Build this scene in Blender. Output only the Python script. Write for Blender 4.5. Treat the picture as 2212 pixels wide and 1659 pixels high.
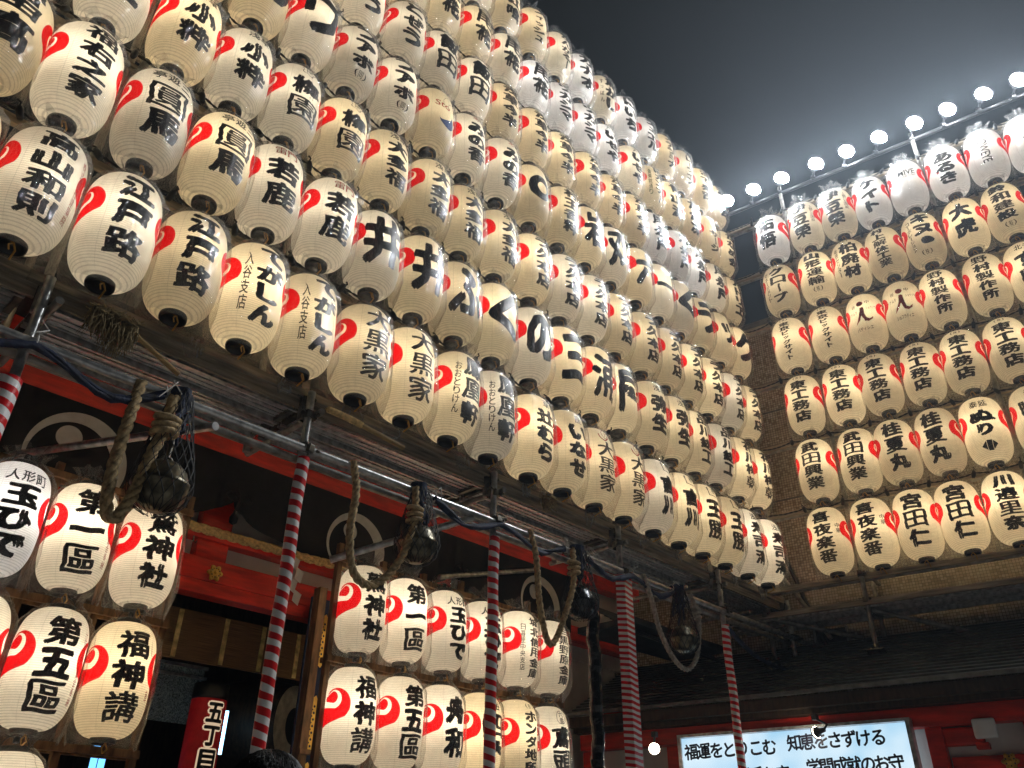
import bpy, bmesh, math, random
import numpy as np
from mathutils import Vector, Matrix
PI = math.pi
R = math.radians
rng = random.Random(7)
scene = bpy.context.scene
for o in list(bpy.data.objects):
    bpy.data.objects.remove(o)
COL = scene.collection

# ------------------------------------------------------------------ camera
cam = bpy.data.cameras.new('camera')
cam.sensor_fit = 'HORIZONTAL'
cam.sensor_width = 36.0
cam.lens = 36.0 * 1765.29 / 2212.0
cam.clip_start = 0.05
cam.clip_end = 500
cam_o = bpy.data.objects.new('camera', cam)
COL.objects.link(cam_o)
YAW, PITCH, ROLL = R(45.7407), R(30.8288), R(0.7684)
fw = Vector((math.sin(YAW) * math.cos(PITCH), math.cos(YAW) * math.cos(PITCH), math.sin(PITCH)))
rt = Vector((math.cos(YAW), -math.sin(YAW), 0))
up = rt.cross(fw)
rt2 = math.cos(ROLL) * rt + math.sin(ROLL) * up
up2 = -math.sin(ROLL) * rt + math.cos(ROLL) * up
mw = Matrix.Identity(4)
for i in range(3):
    mw[i][0], mw[i][1], mw[i][2] = rt2[i], up2[i], -fw[i]
mw[2][3] = 1.5
cam_o.matrix_world = mw
scene.camera = cam_o

# ------------------------------------------------------------------ world, exposure
world = bpy.data.worlds.new('World')
scene.world = world
world.use_nodes = True
bg = world.node_tree.nodes['Background']
bg.inputs['Color'].default_value = (0.85, 0.95, 1.0, 1)
bg.inputs['Strength'].default_value = 0.009
scene.view_settings.view_transform = 'Standard'
scene.view_settings.look = 'None'
scene.view_settings.exposure = 0
scene.view_settings.gamma = 1
scene.render.engine = 'CYCLES'
cy = scene.cycles
cy.use_denoising = True
cy.max_bounces = 8
cy.diffuse_bounces = 3
cy.glossy_bounces = 3
cy.transmission_bounces = 4
cy.transparent_max_bounces = 24
cy.sample_clamp_indirect = 4
cy.use_light_tree = True
cy.use_adaptive_sampling = True
cy.adaptive_threshold = 0.02
cy.volume_bounces = 0

BULB = 3.5          # watts of the bulb inside a lantern
FLOOD = 2300         # radiance of a floodlight lens
HAZE = 0.0014

# ------------------------------------------------------------------ materials
MATS = {}
def mat(name, color, rough=0.6, metal=0.0, var=0.15, nscale=14.0, bump=0.1, bscale=60.0, stretch=None, coat=0.0):
    m = bpy.data.materials.new(name); m.use_nodes = True
    nt = m.node_tree; n = nt.nodes; l = nt.links
    b = n['Principled BSDF']
    b.inputs['Roughness'].default_value = rough
    b.inputs['Metallic'].default_value = metal
    b.inputs['Coat Weight'].default_value = coat
    tc = n.new('ShaderNodeTexCoord'); mp = n.new('ShaderNodeMapping')
    if stretch: mp.inputs['Scale'].default_value = stretch
    l.new(tc.outputs['Object'], mp.inputs['Vector'])
    t = n.new('ShaderNodeTexNoise'); t.inputs['Scale'].default_value = nscale; t.inputs['Detail'].default_value = 6
    l.new(mp.outputs[0], t.inputs['Vector'])
    r = n.new('ShaderNodeValToRGB')
    lo = tuple(max(0, c * (1 - 2 * var)) for c in color); hi = tuple(min(1, c * (1 + 2 * var)) for c in color)
    r.color_ramp.elements[0].position = 0.3; r.color_ramp.elements[0].color = (*lo, 1)
    r.color_ramp.elements[1].position = 0.7; r.color_ramp.elements[1].color = (*hi, 1)
    l.new(t.outputs['Fac'], r.inputs[0]); l.new(r.outputs[0], b.inputs['Base Color'])
    if bump:
        t2 = n.new('ShaderNodeTexNoise'); t2.inputs['Scale'].default_value = bscale; t2.inputs['Detail'].default_value = 4
        l.new(mp.outputs[0], t2.inputs['Vector'])
        bp_ = n.new('ShaderNodeBump'); bp_.inputs['Strength'].default_value = bump; bp_.inputs['Distance'].default_value = 0.01
        l.new(t2.outputs['Fac'], bp_.inputs['Height']); l.new(bp_.outputs[0], b.inputs['Normal'])
    MATS[name] = m
    return m

def emis(name, color, strength):
    m = bpy.data.materials.new(name); m.use_nodes = True
    nt = m.node_tree; nt.nodes.clear()
    e = nt.nodes.new('ShaderNodeEmission'); o = nt.nodes.new('ShaderNodeOutputMaterial')
    e.inputs[0].default_value = (*color, 1); e.inputs[1].default_value = strength
    nt.links.new(e.outputs[0], o.inputs[0])
    MATS[name] = m
    return m

class NX:
    """tiny expression builder for shader math"""
    def __init__(s, nt): s.nt = nt
    def m(s, op, a, b=None, c=None, clamp=False):
        n = s.nt.nodes.new('ShaderNodeMath'); n.operation = op; n.use_clamp = clamp
        for i, v in enumerate((a, b, c)):
            if v is None: continue
            if isinstance(v, (int, float)): n.inputs[i].default_value = v
            else: s.nt.links.new(v, n.inputs[i])
        return n.outputs[0]
    def step(s, x, w):      # 1 where x<0, soft over w
        return s.m('SUBTRACT', 0.5, s.m('DIVIDE', x, w), clamp=True)
    def mix(s, f, a, b):
        n = s.nt.nodes.new('ShaderNodeMix'); n.data_type = 'RGBA'
        s.nt.links.new(f, n.inputs[0])
        for k, v in ((6, a), (7, b)):
            if isinstance(v, tuple): n.inputs[k].default_value = (*v, 1)
            else: s.nt.links.new(v, n.inputs[k])
        return n.outputs[2]

RS, HS, RR, ZB = 0.2, 0.68, 0.072, 0.030       # shade radius, height, ring radius, shade bottom
ZC = ZB + HS / 2
def prof(z):
    u = min(1.0, abs((z - ZC) / (HS / 2)))
    return RR + (RS - RR) * (1 - u ** 4.0) ** 0.52

def paper_material(crest=True, slim=False):
    m = bpy.data.materials.new('lantern_paper' + ('_slim' if slim else '')); m.use_nodes = True
    nt = m.node_tree; nt.nodes.clear(); x = NX(nt)
    out = nt.nodes.new('ShaderNodeOutputMaterial')
    tc = nt.nodes.new('ShaderNodeTexCoord'); sp = nt.nodes.new('ShaderNodeSeparateXYZ')
    nt.links.new(tc.outputs['Object'], sp.inputs[0])
    X, Y, Z = sp.outputs
    phi = x.m('ARCTAN2', X, x.m('MULTIPLY', Y, -1.0))
    aphi = x.m('ABSOLUTE', phi)
    oi = nt.nodes.new('ShaderNodeObjectInfo')
    base = oi.outputs['Color']
    noi = nt.nodes.new('ShaderNodeTexNoise'); noi.inputs['Scale'].default_value = 22; noi.inputs['Detail'].default_value = 7
    nt.links.new(tc.outputs['Object'], noi.inputs['Vector'])
    mott = x.m('MULTIPLY_ADD', noi.outputs['Fac'], 0.22, 0.89)
    rib = x.m('POWER', x.m('ABSOLUTE', x.m('SINE', x.m('MULTIPLY', Z, PI / 0.0135))), 10.0)
    ribd = x.m('MULTIPLY_ADD', rib, -0.33, 1.0)
    seam = x.m('ABSOLUTE', x.m('SUBTRACT', x.m('FRACT', x.m('MULTIPLY_ADD', phi, 8 / (2 * PI), 0.35)), 0.5))
    sm = x.m('MULTIPLY_ADD', x.step(x.m('SUBTRACT', seam, 0.010), 0.01), -0.22, 1.0)
    st = nt.nodes.new('ShaderNodeTexNoise'); st.inputs['Scale'].default_value = 4.5; st.inputs['Detail'].default_value = 4; st.noise_dimensions = '4D'
    nt.links.new(tc.outputs['Object'], st.inputs['Vector']); nt.links.new(x.m('MULTIPLY', oi.outputs['Random'], 50), st.inputs['W'])
    stain = x.m('MULTIPLY_ADD', st.outputs['Fac'], 2.6, -1.15, clamp=True)
    fac = x.m('MULTIPLY', x.m('MULTIPLY', mott, ribd), sm)
    base = x.mix(x.m('MULTIPLY', stain, 0.35), base, (0.80, 0.70, 0.50))
    col = base
    if crest:
        s = x.m('MULTIPLY', aphi, RS)
        def drop(ax, az, bx, bz, r, r1=0.004):
            px = x.m('SUBTRACT', s, ax); pz = x.m('SUBTRACT', Z, az)
            dx, dz = bx - ax, bz - az; L2 = dx * dx + dz * dz
            h = x.m('DIVIDE', x.m('ADD', x.m('MULTIPLY', px, dx), x.m('MULTIPLY', pz, dz)), L2, clamp=True)
            ex = x.m('SUBTRACT', px, x.m('MULTIPLY', h, dx)); ez = x.m('SUBTRACT', pz, x.m('MULTIPLY', h, dz))
            d = x.m('SQRT', x.m('ADD', x.m('MULTIPLY', ex, ex), x.m('MULTIPLY', ez, ez)))
            return x.m('SUBTRACT', d, x.m('MULTIPLY_ADD', h, r1 - r, r))
        z0 = ZC + 0.055
        if slim:
            d1 = drop(0.264, z0, 0.350, z0 - 0.150, 0.110, 0.010)
            d2 = drop(0.278, z0 + 0.024, 0.345, z0 - 0.060, 0.050, 0.008)
            d3 = drop(0.284, z0 + 0.036, 0.335, z0 - 0.010, 0.036, 0.008)
        else: d1 = drop(0.246, z0, 0.365, z0 - 0.110, 0.116, 0.045)
        if not slim: d2 = drop(0.266, z0 + 0.036, 0.365, z0 + 0.010, 0.066, 0.030)
        if not slim: d3 = drop(0.274, z0 + 0.050, 0.330, z0 + 0.040, 0.042, 0.020)
        w = 0.003
        red = (0.60, 0.007, 0.010)
        col = x.mix(x.step(d1, w), col, red)
        col = x.mix(x.step(d2, w), col, base)
        col = x.mix(x.step(d3, w), col, red)
    mul = nt.nodes.new('ShaderNodeVectorMath'); mul.operation = 'SCALE'
    nt.links.new(col, mul.inputs[0]); nt.links.new(fac, mul.inputs['Scale'])
    tr = nt.nodes.new('ShaderNodeBsdfTranslucent'); df = nt.nodes.new('ShaderNodeBsdfDiffuse'); mx = nt.nodes.new('ShaderNodeMixShader')
    nt.links.new(mul.outputs[0], tr.inputs[0]); nt.links.new(mul.outputs[0], df.inputs[0])
    mx.inputs[0].default_value = 0.42
    nt.links.new(tr.outputs[0], mx.inputs[1]); nt.links.new(df.outputs[0], mx.inputs[2])
    bmp = nt.nodes.new('ShaderNodeBump'); bmp.inputs['Strength'].default_value = 0.35; bmp.inputs['Distance'].default_value = 0.004
    hh = x.m('ADD', x.m('MULTIPLY', rib, 0.6), noi.outputs['Fac'])
    nt.links.new(hh, bmp.inputs['Height'])
    nt.links.new(bmp.outputs[0], df.inputs['Normal'])
    nt.links.new(mx.outputs[0], out.inputs[0])
    return m
PAPER = paper_material(True)
PAPER_SLIM = paper_material(True, True)

def film_material(name, haze=0.10, rough=0.11):
    m = bpy.data.materials.new(name); m.use_nodes = True
    nt = m.node_tree; nt.nodes.clear(); x = NX(nt)
    out = nt.nodes.new('ShaderNodeOutputMaterial')
    tc = nt.nodes.new('ShaderNodeTexCoord')
    mp = nt.nodes.new('ShaderNodeMapping'); mp.inputs['Scale'].default_value = (1, 1, 0.35)
    oi = nt.nodes.new('ShaderNodeObjectInfo')
    ad = nt.nodes.new('ShaderNodeVectorMath'); ad.operation = 'ADD'
    cb = nt.nodes.new('ShaderNodeCombineXYZ'); nt.links.new(x.m('MULTIPLY', oi.outputs['Random'], 40), cb.inputs[0])
    nt.links.new(tc.outputs['Object'], ad.inputs[0]); nt.links.new(cb.outputs[0], ad.inputs[1])
    nt.links.new(ad.outputs[0], mp.inputs[0])
    n1 = nt.nodes.new('ShaderNodeTexNoise'); n1.inputs['Scale'].default_value = 26; n1.inputs['Detail'].default_value = 5; n1.inputs['Distortion'].default_value = 1.2
    nt.links.new(mp.outputs[0], n1.inputs['Vector'])
    v = nt.nodes.new('ShaderNodeTexVoronoi'); v.feature = 'DISTANCE_TO_EDGE'; v.inputs['Scale'].default_value = 17
    nt.links.new(mp.outputs[0], v.inputs['Vector'])
    hgt = x.m('ADD', n1.outputs['Fac'], x.m('MULTIPLY', x.m('MINIMUM', v.outputs['Distance'], 0.18), 1.6))
    bmp = nt.nodes.new('ShaderNodeBump'); bmp.inputs['Strength'].default_value = 1.0; bmp.inputs['Distance'].default_value = 0.03
    nt.links.new(hgt, bmp.inputs['Height'])
    lw = nt.nodes.new('ShaderNodeLayerWeight'); lw.inputs[0].default_value = 0.35
    f3 = x.m('POWER', lw.outputs['Facing'], 3.0)
    tp = nt.nodes.new('ShaderNodeBsdfTransparent'); tp.inputs[0].default_value = (0.985, 0.985, 0.98, 1)
    tl = nt.nodes.new('ShaderNodeBsdfTranslucent'); tl.inputs[0].default_value = (0.8, 0.8, 0.78, 1)
    df = nt.nodes.new('ShaderNodeBsdfDiffuse'); df.inputs[0].default_value = (0.75, 0.75, 0.73, 1)
    nt.links.new(bmp.outputs[0], df.inputs['Normal'])
    ms = nt.nodes.new('ShaderNodeMixShader'); ms.inputs[0].default_value = 0.5
    nt.links.new(tl.outputs[0], ms.inputs[1]); nt.links.new(df.outputs[0], ms.inputs[2])
    m1 = nt.nodes.new('ShaderNodeMixShader')
    spz = nt.nodes.new('ShaderNodeSeparateXYZ'); nt.links.new(tc.outputs['Object'], spz.inputs[0])
    ends = x.m('ADD', x.m('MULTIPLY_ADD', spz.outputs[2], 9.0, -6.05, clamp=True), x.m('MULTIPLY_ADD', spz.outputs[2], -9.0, 0.95, clamp=True))
    crk = x.m('POWER', n1.outputs['Fac'], 2.0)
    hz = x.m('MULTIPLY_ADD', x.m('MULTIPLY', ends, crk), 0.30, haze * 0.55)
    nt.links.new(x.m('MULTIPLY_ADD', f3, 0.16, hz, clamp=True), m1.inputs[0])
    nt.links.new(tp.outputs[0], m1.inputs[1]); nt.links.new(ms.outputs[0], m1.inputs[2])
    gl = nt.nodes.new('ShaderNodeBsdfGlossy'); gl.inputs['Roughness'].default_value = rough
    nt.links.new(bmp.outputs[0], gl.inputs['Normal'])
    m2 = nt.nodes.new('ShaderNodeMixShader')
    nt.links.new(x.m('MULTIPLY_ADD', f3, 0.22, 0.095), m2.inputs[0])
    nt.links.new(m1.outputs[0], m2.inputs[1]); nt.links.new(gl.outputs[0], m2.inputs[2])
    nt.links.new(m2.outputs[0], out.inputs[0])
    return m
FILM = film_material('clear_plastic_film')
FILM_HAZY = film_material('hazy_plastic_film', 0.22, 0.3)

INK = mat('brush_ink', (0.010, 0.010, 0.011), 0.55, var=0.2, bump=0)
INK_RED = mat('red_ink', (0.30, 0.012, 0.015), 0.6, var=0.1, bump=0)
INK_BLUE = mat('blue_ink', (0.02, 0.06, 0.20), 0.6, var=0.1, bump=0)
INK_GREEN = mat('green_ink', (0.03, 0.09, 0.04), 0.6, var=0.1, bump=0)
RING = mat('black_lacquer', (0.010, 0.010, 0.011), 0.38, var=0.2, bump=0.05)
CORD = mat('black_cable', (0.008, 0.008, 0.009), 0.5, bump=0)
TIE = mat('yellow_string', (0.42, 0.22, 0.04), 0.8)
WOODRAIL = mat('weathered_wood', (0.27, 0.22, 0.16), 0.75, var=0.3, nscale=9, stretch=(0.35, 4, 4), bump=0.4)
RACKWOOD = mat('rack_wood', (0.15, 0.075, 0.032), 0.6, var=0.28, nscale=10, stretch=(3, 3, 0.6), bump=0.25)
PIPE = mat('galvanised_pipe', (0.50, 0.50, 0.49), 0.34, 0.7, var=0.22, nscale=20, bump=0.12)
PIPE_DULL = mat('dull_pipe', (0.24, 0.225, 0.20), 0.5, 0.4, var=0.25, bump=0.15)
PLANK = mat('steel_plank', (0.58, 0.56, 0.54), 0.42, 0.35, var=0.28, nscale=7, stretch=(0.4, 2, 2), bump=0.15)
CLAMP = mat('clamp_steel', (0.12, 0.11, 0.09), 0.42, 0.8, var=0.3, bump=0.2)
REDP = mat('vermilion_paint', (0.50, 0.017, 0.007), 0.45, var=0.22, nscale=7, bump=0.15, stretch=(0.5, 1, 2.5))
WHITE = mat('white_plaster', (0.62, 0.60, 0.56), 0.8, var=0.06, nscale=4, bump=0.1)
BLACKCLOTH = mat('black_cloth', (0.006, 0.006, 0.008), 0.95, var=0.2, bump=0.1)
CRESTW = mat('white_dye', (0.55, 0.54, 0.52), 0.9, var=0.06, bump=0.05)
DARKWOOD = mat('dark_wood', (0.035, 0.02, 0.011), 0.6, var=0.3, stretch=(3, 3, 0.5), bump=0.2)
NAVY = mat('navy_cloth', (0.01, 0.02, 0.06), 0.9, bump=0.1)
BLIND = mat('bamboo_blind', (0.17, 0.095, 0.04), 0.7, var=0.3, nscale=8, stretch=(0.5, 1, 60), bump=0.6)
BLINDSTRIP = mat('blind_ribbon', (0.62, 0.48, 0.20), 0.8, var=0.3, bump=0.3)
GOLD = mat('gilt_brass', (0.75, 0.50, 0.12), 0.32, 0.9, var=0.15, bump=0.2)
STRAW = mat('straw_rope', (0.60, 0.41, 0.17), 0.85, var=0.2, nscale=40, bump=0.5, bscale=120)
HEMP = mat('hemp_rope', (0.38, 0.27, 0.135), 0.9, var=0.28, nscale=40, bump=0.6, bscale=140)
GREYROPE = mat('grey_rope', (0.38, 0.34, 0.28), 0.9, var=0.22, nscale=40, bump=0.5, bscale=140)
SHIDE = mat('white_paper', (0.72, 0.70, 0.68), 0.8, var=0.03, bump=0.03)
BELLM = mat('bronze_bell', (0.13, 0.115, 0.08), 0.36, 0.9, var=0.3, bump=0.1)
BLACKBAG = mat('black_plastic', (0.008, 0.009, 0.010), 0.16, var=0.2, bump=1.0, bscale=26)
NET = mat('navy_net', (0.010, 0.018, 0.05), 0.7, var=0.4, bump=0.6, bscale=90)
NETBLACK = mat('black_net', (0.008, 0.008, 0.010), 0.6, bump=0)
TWINE = mat('white_twine', (0.62, 0.60, 0.56), 0.7, bump=0)
LABELW = mat('paper_tag', (0.45, 0.46, 0.30), 0.8, bump=0)
HOUSING = mat('lamp_housing', (0.02, 0.02, 0.022), 0.4, bump=0)
MOPSTRAW = mat('brown_bristle', (0.26, 0.195, 0.10), 0.95, var=0.3, nscale=60)
HANDLE = mat('light_wood', (0.38, 0.24, 0.09), 0.6, var=0.2, stretch=(1, 6, 6), bump=0.1)
ROOFM = mat('dark_roof_copper', (0.030, 0.038, 0.040), 0.5, var=0.35, nscale=5, bump=0.3)
EAVE = mat('eave_trim', (0.15, 0.15, 0.14), 0.6, var=0.2)
HAIR = mat('dark_hair', (0.002, 0.0018, 0.0018), 0.35, var=0.3, bump=0.6, stretch=(1, 1, 0.2), bscale=120)
SKIN = mat('skin', (0.45, 0.27, 0.18), 0.5, var=0.08, bump=0.05)
HAIR.node_tree.nodes['Principled BSDF'].inputs['Specular IOR Level'].default_value = 0.07
COATM = mat('dark_coat', (0.012, 0.013, 0.016), 0.85, bump=0.2)
PAVE = mat('stone_paving', (0.40, 0.385, 0.36), 0.8, var=0.2, nscale=3, bump=0.3)
DRUMSKIN = mat('drum_skin', (0.48, 0.44, 0.36), 0.7, bump=0.05)
BLACKP = mat('black_paint', (0.006, 0.006, 0.006), 0.5, bump=0)
PLASTER_D = mat('signal_white', (0.7, 0.7, 0.68), 0.5, var=0.03, bump=0)
CONCRETE = mat('grey_coping', (0.10, 0.10, 0.095), 0.8, var=0.2)
LENS = emis('floodlight_lens', (0.93, 0.97, 1.0), FLOOD)
TUBEM = emis('blue_white_tube', (0.35, 0.72, 1.0), 5.0)
BLUEL = emis('blue_screen', (0.15, 0.5, 1.0), 2.2)
BULBM = emis('warm_bulb', (1.0, 0.88, 0.66), 45.0)

def stripe_material(name, period, tilt):
    m = bpy.data.materials.new(name); m.use_nodes = True
    nt = m.node_tree; x = NX(nt); b = nt.nodes['Principled BSDF']
    tc = nt.nodes.new('ShaderNodeTexCoord'); sp = nt.nodes.new('ShaderNodeSeparateXYZ')
    nt.links.new(tc.outputs['Object'], sp.inputs[0])
    ang = x.m('ARCTAN2', sp.outputs[0], x.m('MULTIPLY', sp.outputs[1], -1))
    noi = nt.nodes.new('ShaderNodeTexNoise'); noi.inputs['Scale'].default_value = 7
    nt.links.new(tc.outputs['Object'], noi.inputs['Vector'])
    zz = x.m('ADD', x.m('DIVIDE', sp.outputs[2], period), x.m('MULTIPLY', ang, tilt))
    zz = x.m('ADD', zz, x.m('MULTIPLY', noi.outputs['Fac'], 0.42))
    f = x.m('ABSOLUTE', x.m('SUBTRACT', x.m('FRACT', zz), 0.5))
    col = x.mix(x.step(x.m('SUBTRACT', f, 0.25), 0.02), (0.84, 0.82, 0.79), (0.66, 0.014, 0.018))
    nt.links.new(col, b.inputs['Base Color'])
    b.inputs['Roughness'].default_value = 0.28
    bm_ = nt.nodes.new('ShaderNodeBump'); bm_.inputs['Strength'].default_value = 0.5; bm_.inputs['Distance'].default_value = 0.006
    n2 = nt.nodes.new('ShaderNodeTexNoise'); n2.inputs['Scale'].default_value = 35; nt.links.new(tc.outputs['Object'], n2.inputs['Vector'])
    nt.links.new(n2.outputs['Fac'], bm_.inputs['Height']); nt.links.new(bm_.outputs[0], b.inputs['Normal'])
    return m
STRIPE = stripe_material('red_white_wrap', 0.074, 1 / (2 * PI) * 0.9)
STRIPE_BOX = stripe_material('red_white_sheet', 0.044, 0.14)
STRIPE_FINE = stripe_material('red_white_tape', 0.058, 1 / (2 * PI))

def tile_material():
    m = bpy.data.materials.new('beige_mosaic_tile'); m.use_nodes = True
    nt = m.node_tree; x = NX(nt); b = nt.nodes['Principled BSDF']
    tc = nt.nodes.new('ShaderNodeTexCoord'); sp = nt.nodes.new('ShaderNodeSeparateXYZ')
    nt.links.new(tc.outputs['Object'], sp.inputs[0])
    T = 0.030
    U = x.m('DIVIDE', sp.outputs[0], T); V = x.m('DIVIDE', sp.outputs[2], T)
    cb = nt.nodes.new('ShaderNodeCombineXYZ')
    nt.links.new(x.m('FLOOR', U), cb.inputs[0]); nt.links.new(x.m('FLOOR', V), cb.inputs[1])
    wn = nt.nodes.new('ShaderNodeTexWhiteNoise'); wn.noise_dimensions = '3D'; nt.links.new(cb.outputs[0], wn.inputs['Vector'])
    r = nt.nodes.new('ShaderNodeValToRGB'); r.color_ramp.interpolation = 'CONSTANT'
    e = r.color_ramp.elements
    e[0].color = (0.31, 0.275, 0.215, 1); e[1].position = 0.45; e[1].color = (0.265, 0.225, 0.165, 1)
    k = e.new(0.72); k.color = (0.18, 0.145, 0.10, 1)
    k = e.new(0.9); k.color = (0.36, 0.33, 0.27, 1)
    nt.links.new(wn.outputs['Value'], r.inputs[0])
    fu = x.m('ABSOLUTE', x.m('SUBTRACT', x.m('FRACT', U), 0.5)); fv = x.m('ABSOLUTE', x.m('SUBTRACT', x.m('FRACT', V), 0.5))
    g = x.m('GREATER_THAN', x.m('MAXIMUM', fu, fv), 0.425)
    big = nt.nodes.new('ShaderNodeTexNoise'); big.inputs['Scale'].default_value = 1.5; big.inputs['Detail'].default_value = 5
    nt.links.new(tc.outputs['Object'], big.inputs['Vector'])
    col = x.mix(g, r.outputs[0], (0.055, 0.045, 0.032))
    sc = nt.nodes.new('ShaderNodeVectorMath'); sc.operation = 'SCALE'
    nt.links.new(col, sc.inputs[0]); nt.links.new(x.m('MULTIPLY_ADD', big.outputs['Fac'], 0.7, 0.62), sc.inputs['Scale'])
    nt.links.new(sc.outputs[0], b.inputs['Base Color'])
    b.inputs['Roughness'].default_value = 0.35
    return m
TILE = tile_material()

# ------------------------------------------------------------------ mesh helpers
class MB:
    def __init__(s): s.v = []; s.f = []; s.mi = []; s.smooth = []
    def add(s, verts, faces, mi=0, smooth=False):
        k = len(s.v); s.v += [tuple(p) for p in verts]
        for f in faces: s.f.append(tuple(i + k for i in f)); s.mi.append(mi); s.smooth.append(smooth)
        return s
    def box(s, c, d, mi=0, rot=None, bev=0.0):
        hx, hy, hz = d[0] / 2, d[1] / 2, d[2] / 2
        if bev > 0:
            bm = bmesh.new(); bmesh.ops.create_cube(bm, size=1)
            for v in bm.verts: v.co = Vector((v.co.x * d[0], v.co.y * d[1], v.co.z * d[2]))
            bmesh.ops.bevel(bm, geom=bm.edges[:], offset=bev, segments=2, affect='EDGES', profile=0.6)
            bm.verts.index_update()
            vs = [v.co.copy() for v in bm.verts]; fs = [[v.index for v in f.verts] for f in bm.faces]; bm.free()
        else:
            vs = [Vector((x, y, z)) for x in (-hx, hx) for y in (-hy, hy) for z in (-hz, hz)]
            fs = [(0, 1, 3, 2), (4, 6, 7, 5), (0, 4, 5, 1), (2, 3, 7, 6), (0, 2, 6, 4), (1, 5, 7, 3)]
        M = rot if rot is not None else Matrix.Identity(3)
        return s.add([M @ p + Vector(c) for p in vs], fs, mi)
    def bar(s, a, b, w, h, mi=0, upv=Vector((0, 0, 1))):
        a, b = Vector(a), Vector(b); d = (b - a); L = d.length; d.normalize()
        if abs(d.dot(upv)) > 0.99: upv = Vector((0, 1, 0))
        y = upv.cross(d).normalized(); z = d.cross(y)
        return s.box((a + b) / 2, (L, w, h), mi, Matrix((d, y, z)).transposed())
    def tube(s, pts, rad, n=10, mi=0, cap=True, smooth=True):
        pts = [Vector(p) for p in pts]; N = len(pts)
        rads = rad if hasattr(rad, '__len__') else [rad] * N
        vs, fs = [], []; prev = None
        for i, p in enumerate(pts):
            t = (pts[min(i + 1, N - 1)] - pts[max(i - 1, 0)])
            if t.length < 1e-9: t = Vector((0, 0, 1))
            t.normalize()
            if prev is None:
                prev = Vector((0, 0, 1)) if abs(t.z) < 0.9 else Vector((1, 0, 0))
            a = (prev - t * prev.dot(t)).normalized(); b = t.cross(a); prev = a
            for k in range(n):
                q = 2 * PI * k / n
                vs.append(p + (a * math.cos(q) + b * math.sin(q)) * rads[i])
        for i in range(N - 1):
            for k in range(n):
                k2 = (k + 1) % n
                fs.append((i * n + k, i * n + k2, (i + 1) * n + k2, (i + 1) * n + k))
        s.add(vs, fs, mi, smooth)
        if cap:
            s.add(vs[:n], [tuple(range(n))[::-1]], mi); s.add(vs[-n:], [tuple(range(n))], mi)
        return s
    def lathe(s, pr, n=32, c=(0, 0, 0), mi=0, smooth=True, rot=None):
        vs, fs = [], []; c = Vector(c); M = rot if rot is not None else Matrix.Identity(3)
        for r, z in pr:
            for k in range(n):
                q = 2 * PI * k / n
                vs.append(M @ Vector((r * math.cos(q), r * math.sin(q), z)) + c)
        for i in range(len(pr) - 1):
            for k in range(n):
                k2 = (k + 1) % n
                fs.append((i * n + k, i * n + k2, (i + 1) * n + k2, (i + 1) * n + k))
        return s.add(vs, fs, mi, smooth)
    def mesh(s, name, mats):
        me = bpy.data.meshes.new(name)
        me.from_pydata(s.v, [], s.f)
        for m in (mats if isinstance(mats, (list, tuple)) else [mats]): me.materials.append(m)
        me.polygons.foreach_set('material_index', s.mi); me.polygons.foreach_set('use_smooth', s.smooth)
        me.update()
        return me
    def build(s, name, mats, parent=None, loc=None):
        return link(name, s.mesh(name, mats), parent, loc)

def link(name, data, parent=None, loc=None):
    o = bpy.data.objects.new(name, data); COL.objects.link(o)
    if parent is not None: o.parent = parent
    if loc is not None: o.location = loc
    return o
def tag(o, label=None, cat=None, group=None, kind=None):
    if label: o['label'] = label
    if cat: o['category'] = cat
    if group: o['group'] = group
    if kind: o['kind'] = kind
    return o
def empty(name, loc, rz=0.0):
    o = bpy.data.objects.new(name, None); COL.objects.link(o)
    o.location = loc; o.rotation_euler = (0, 0, rz); o.empty_display_size = 0.1
    return o
def twisted(mb, pts, rad, strands=3, pitch=0.16, n=7, mi=0):
    """a laid rope: strands wound around a path"""
    pts = [Vector(p) for p in pts]
    fine = []
    for i in range(len(pts) - 1):
        L = (pts[i + 1] - pts[i]).length; m = max(1, int(L / (pitch / 9)))
        for k in range(m): fine.append(pts[i].lerp(pts[i + 1], k / m))
    fine.append(pts[-1]); N = len(fine)
    acc = [0.0]
    for i in range(1, N): acc.append(acc[-1] + (fine[i] - fine[i - 1]).length)
    lines = [[] for _ in range(strands)]; prev = None
    for i, p in enumerate(fine):
        t = (fine[min(i + 1, N - 1)] - fine[max(i - 1, 0)]).normalized()
        if prev is None: prev = Vector((0, 1, 0)) if abs(t.y) < 0.9 else Vector((1, 0, 0))
        a = (prev - t * prev.dot(t)).normalized(); b = t.cross(a); prev = a
        for s_ in range(strands):
            q = 2 * PI * (acc[i] / pitch + s_ / strands)
            lines[s_].append(p + (a * math.cos(q) + b * math.sin(q)) * rad * 0.52)
    for ln in lines: mb.tube(ln, rad * 0.56, n, mi)
    return mb
def catmull(P, m=8):
    P = [Vector(p) for p in P]; Q = [P[0] * 2 - P[1]] + P + [P[-1] * 2 - P[-2]]; out = []
    for i in range(1, len(Q) - 2):
        for k in range(m):
            t = k / m; a, b, c, d = Q[i - 1], Q[i], Q[i + 1], Q[i + 2]
            out.append(0.5 * ((2 * b) + (c - a) * t + (2 * a - 5 * b + 4 * c - d) * t * t + (3 * b - a - 3 * c + d) * t ** 3))
    out.append(P[-1]); return out

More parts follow.
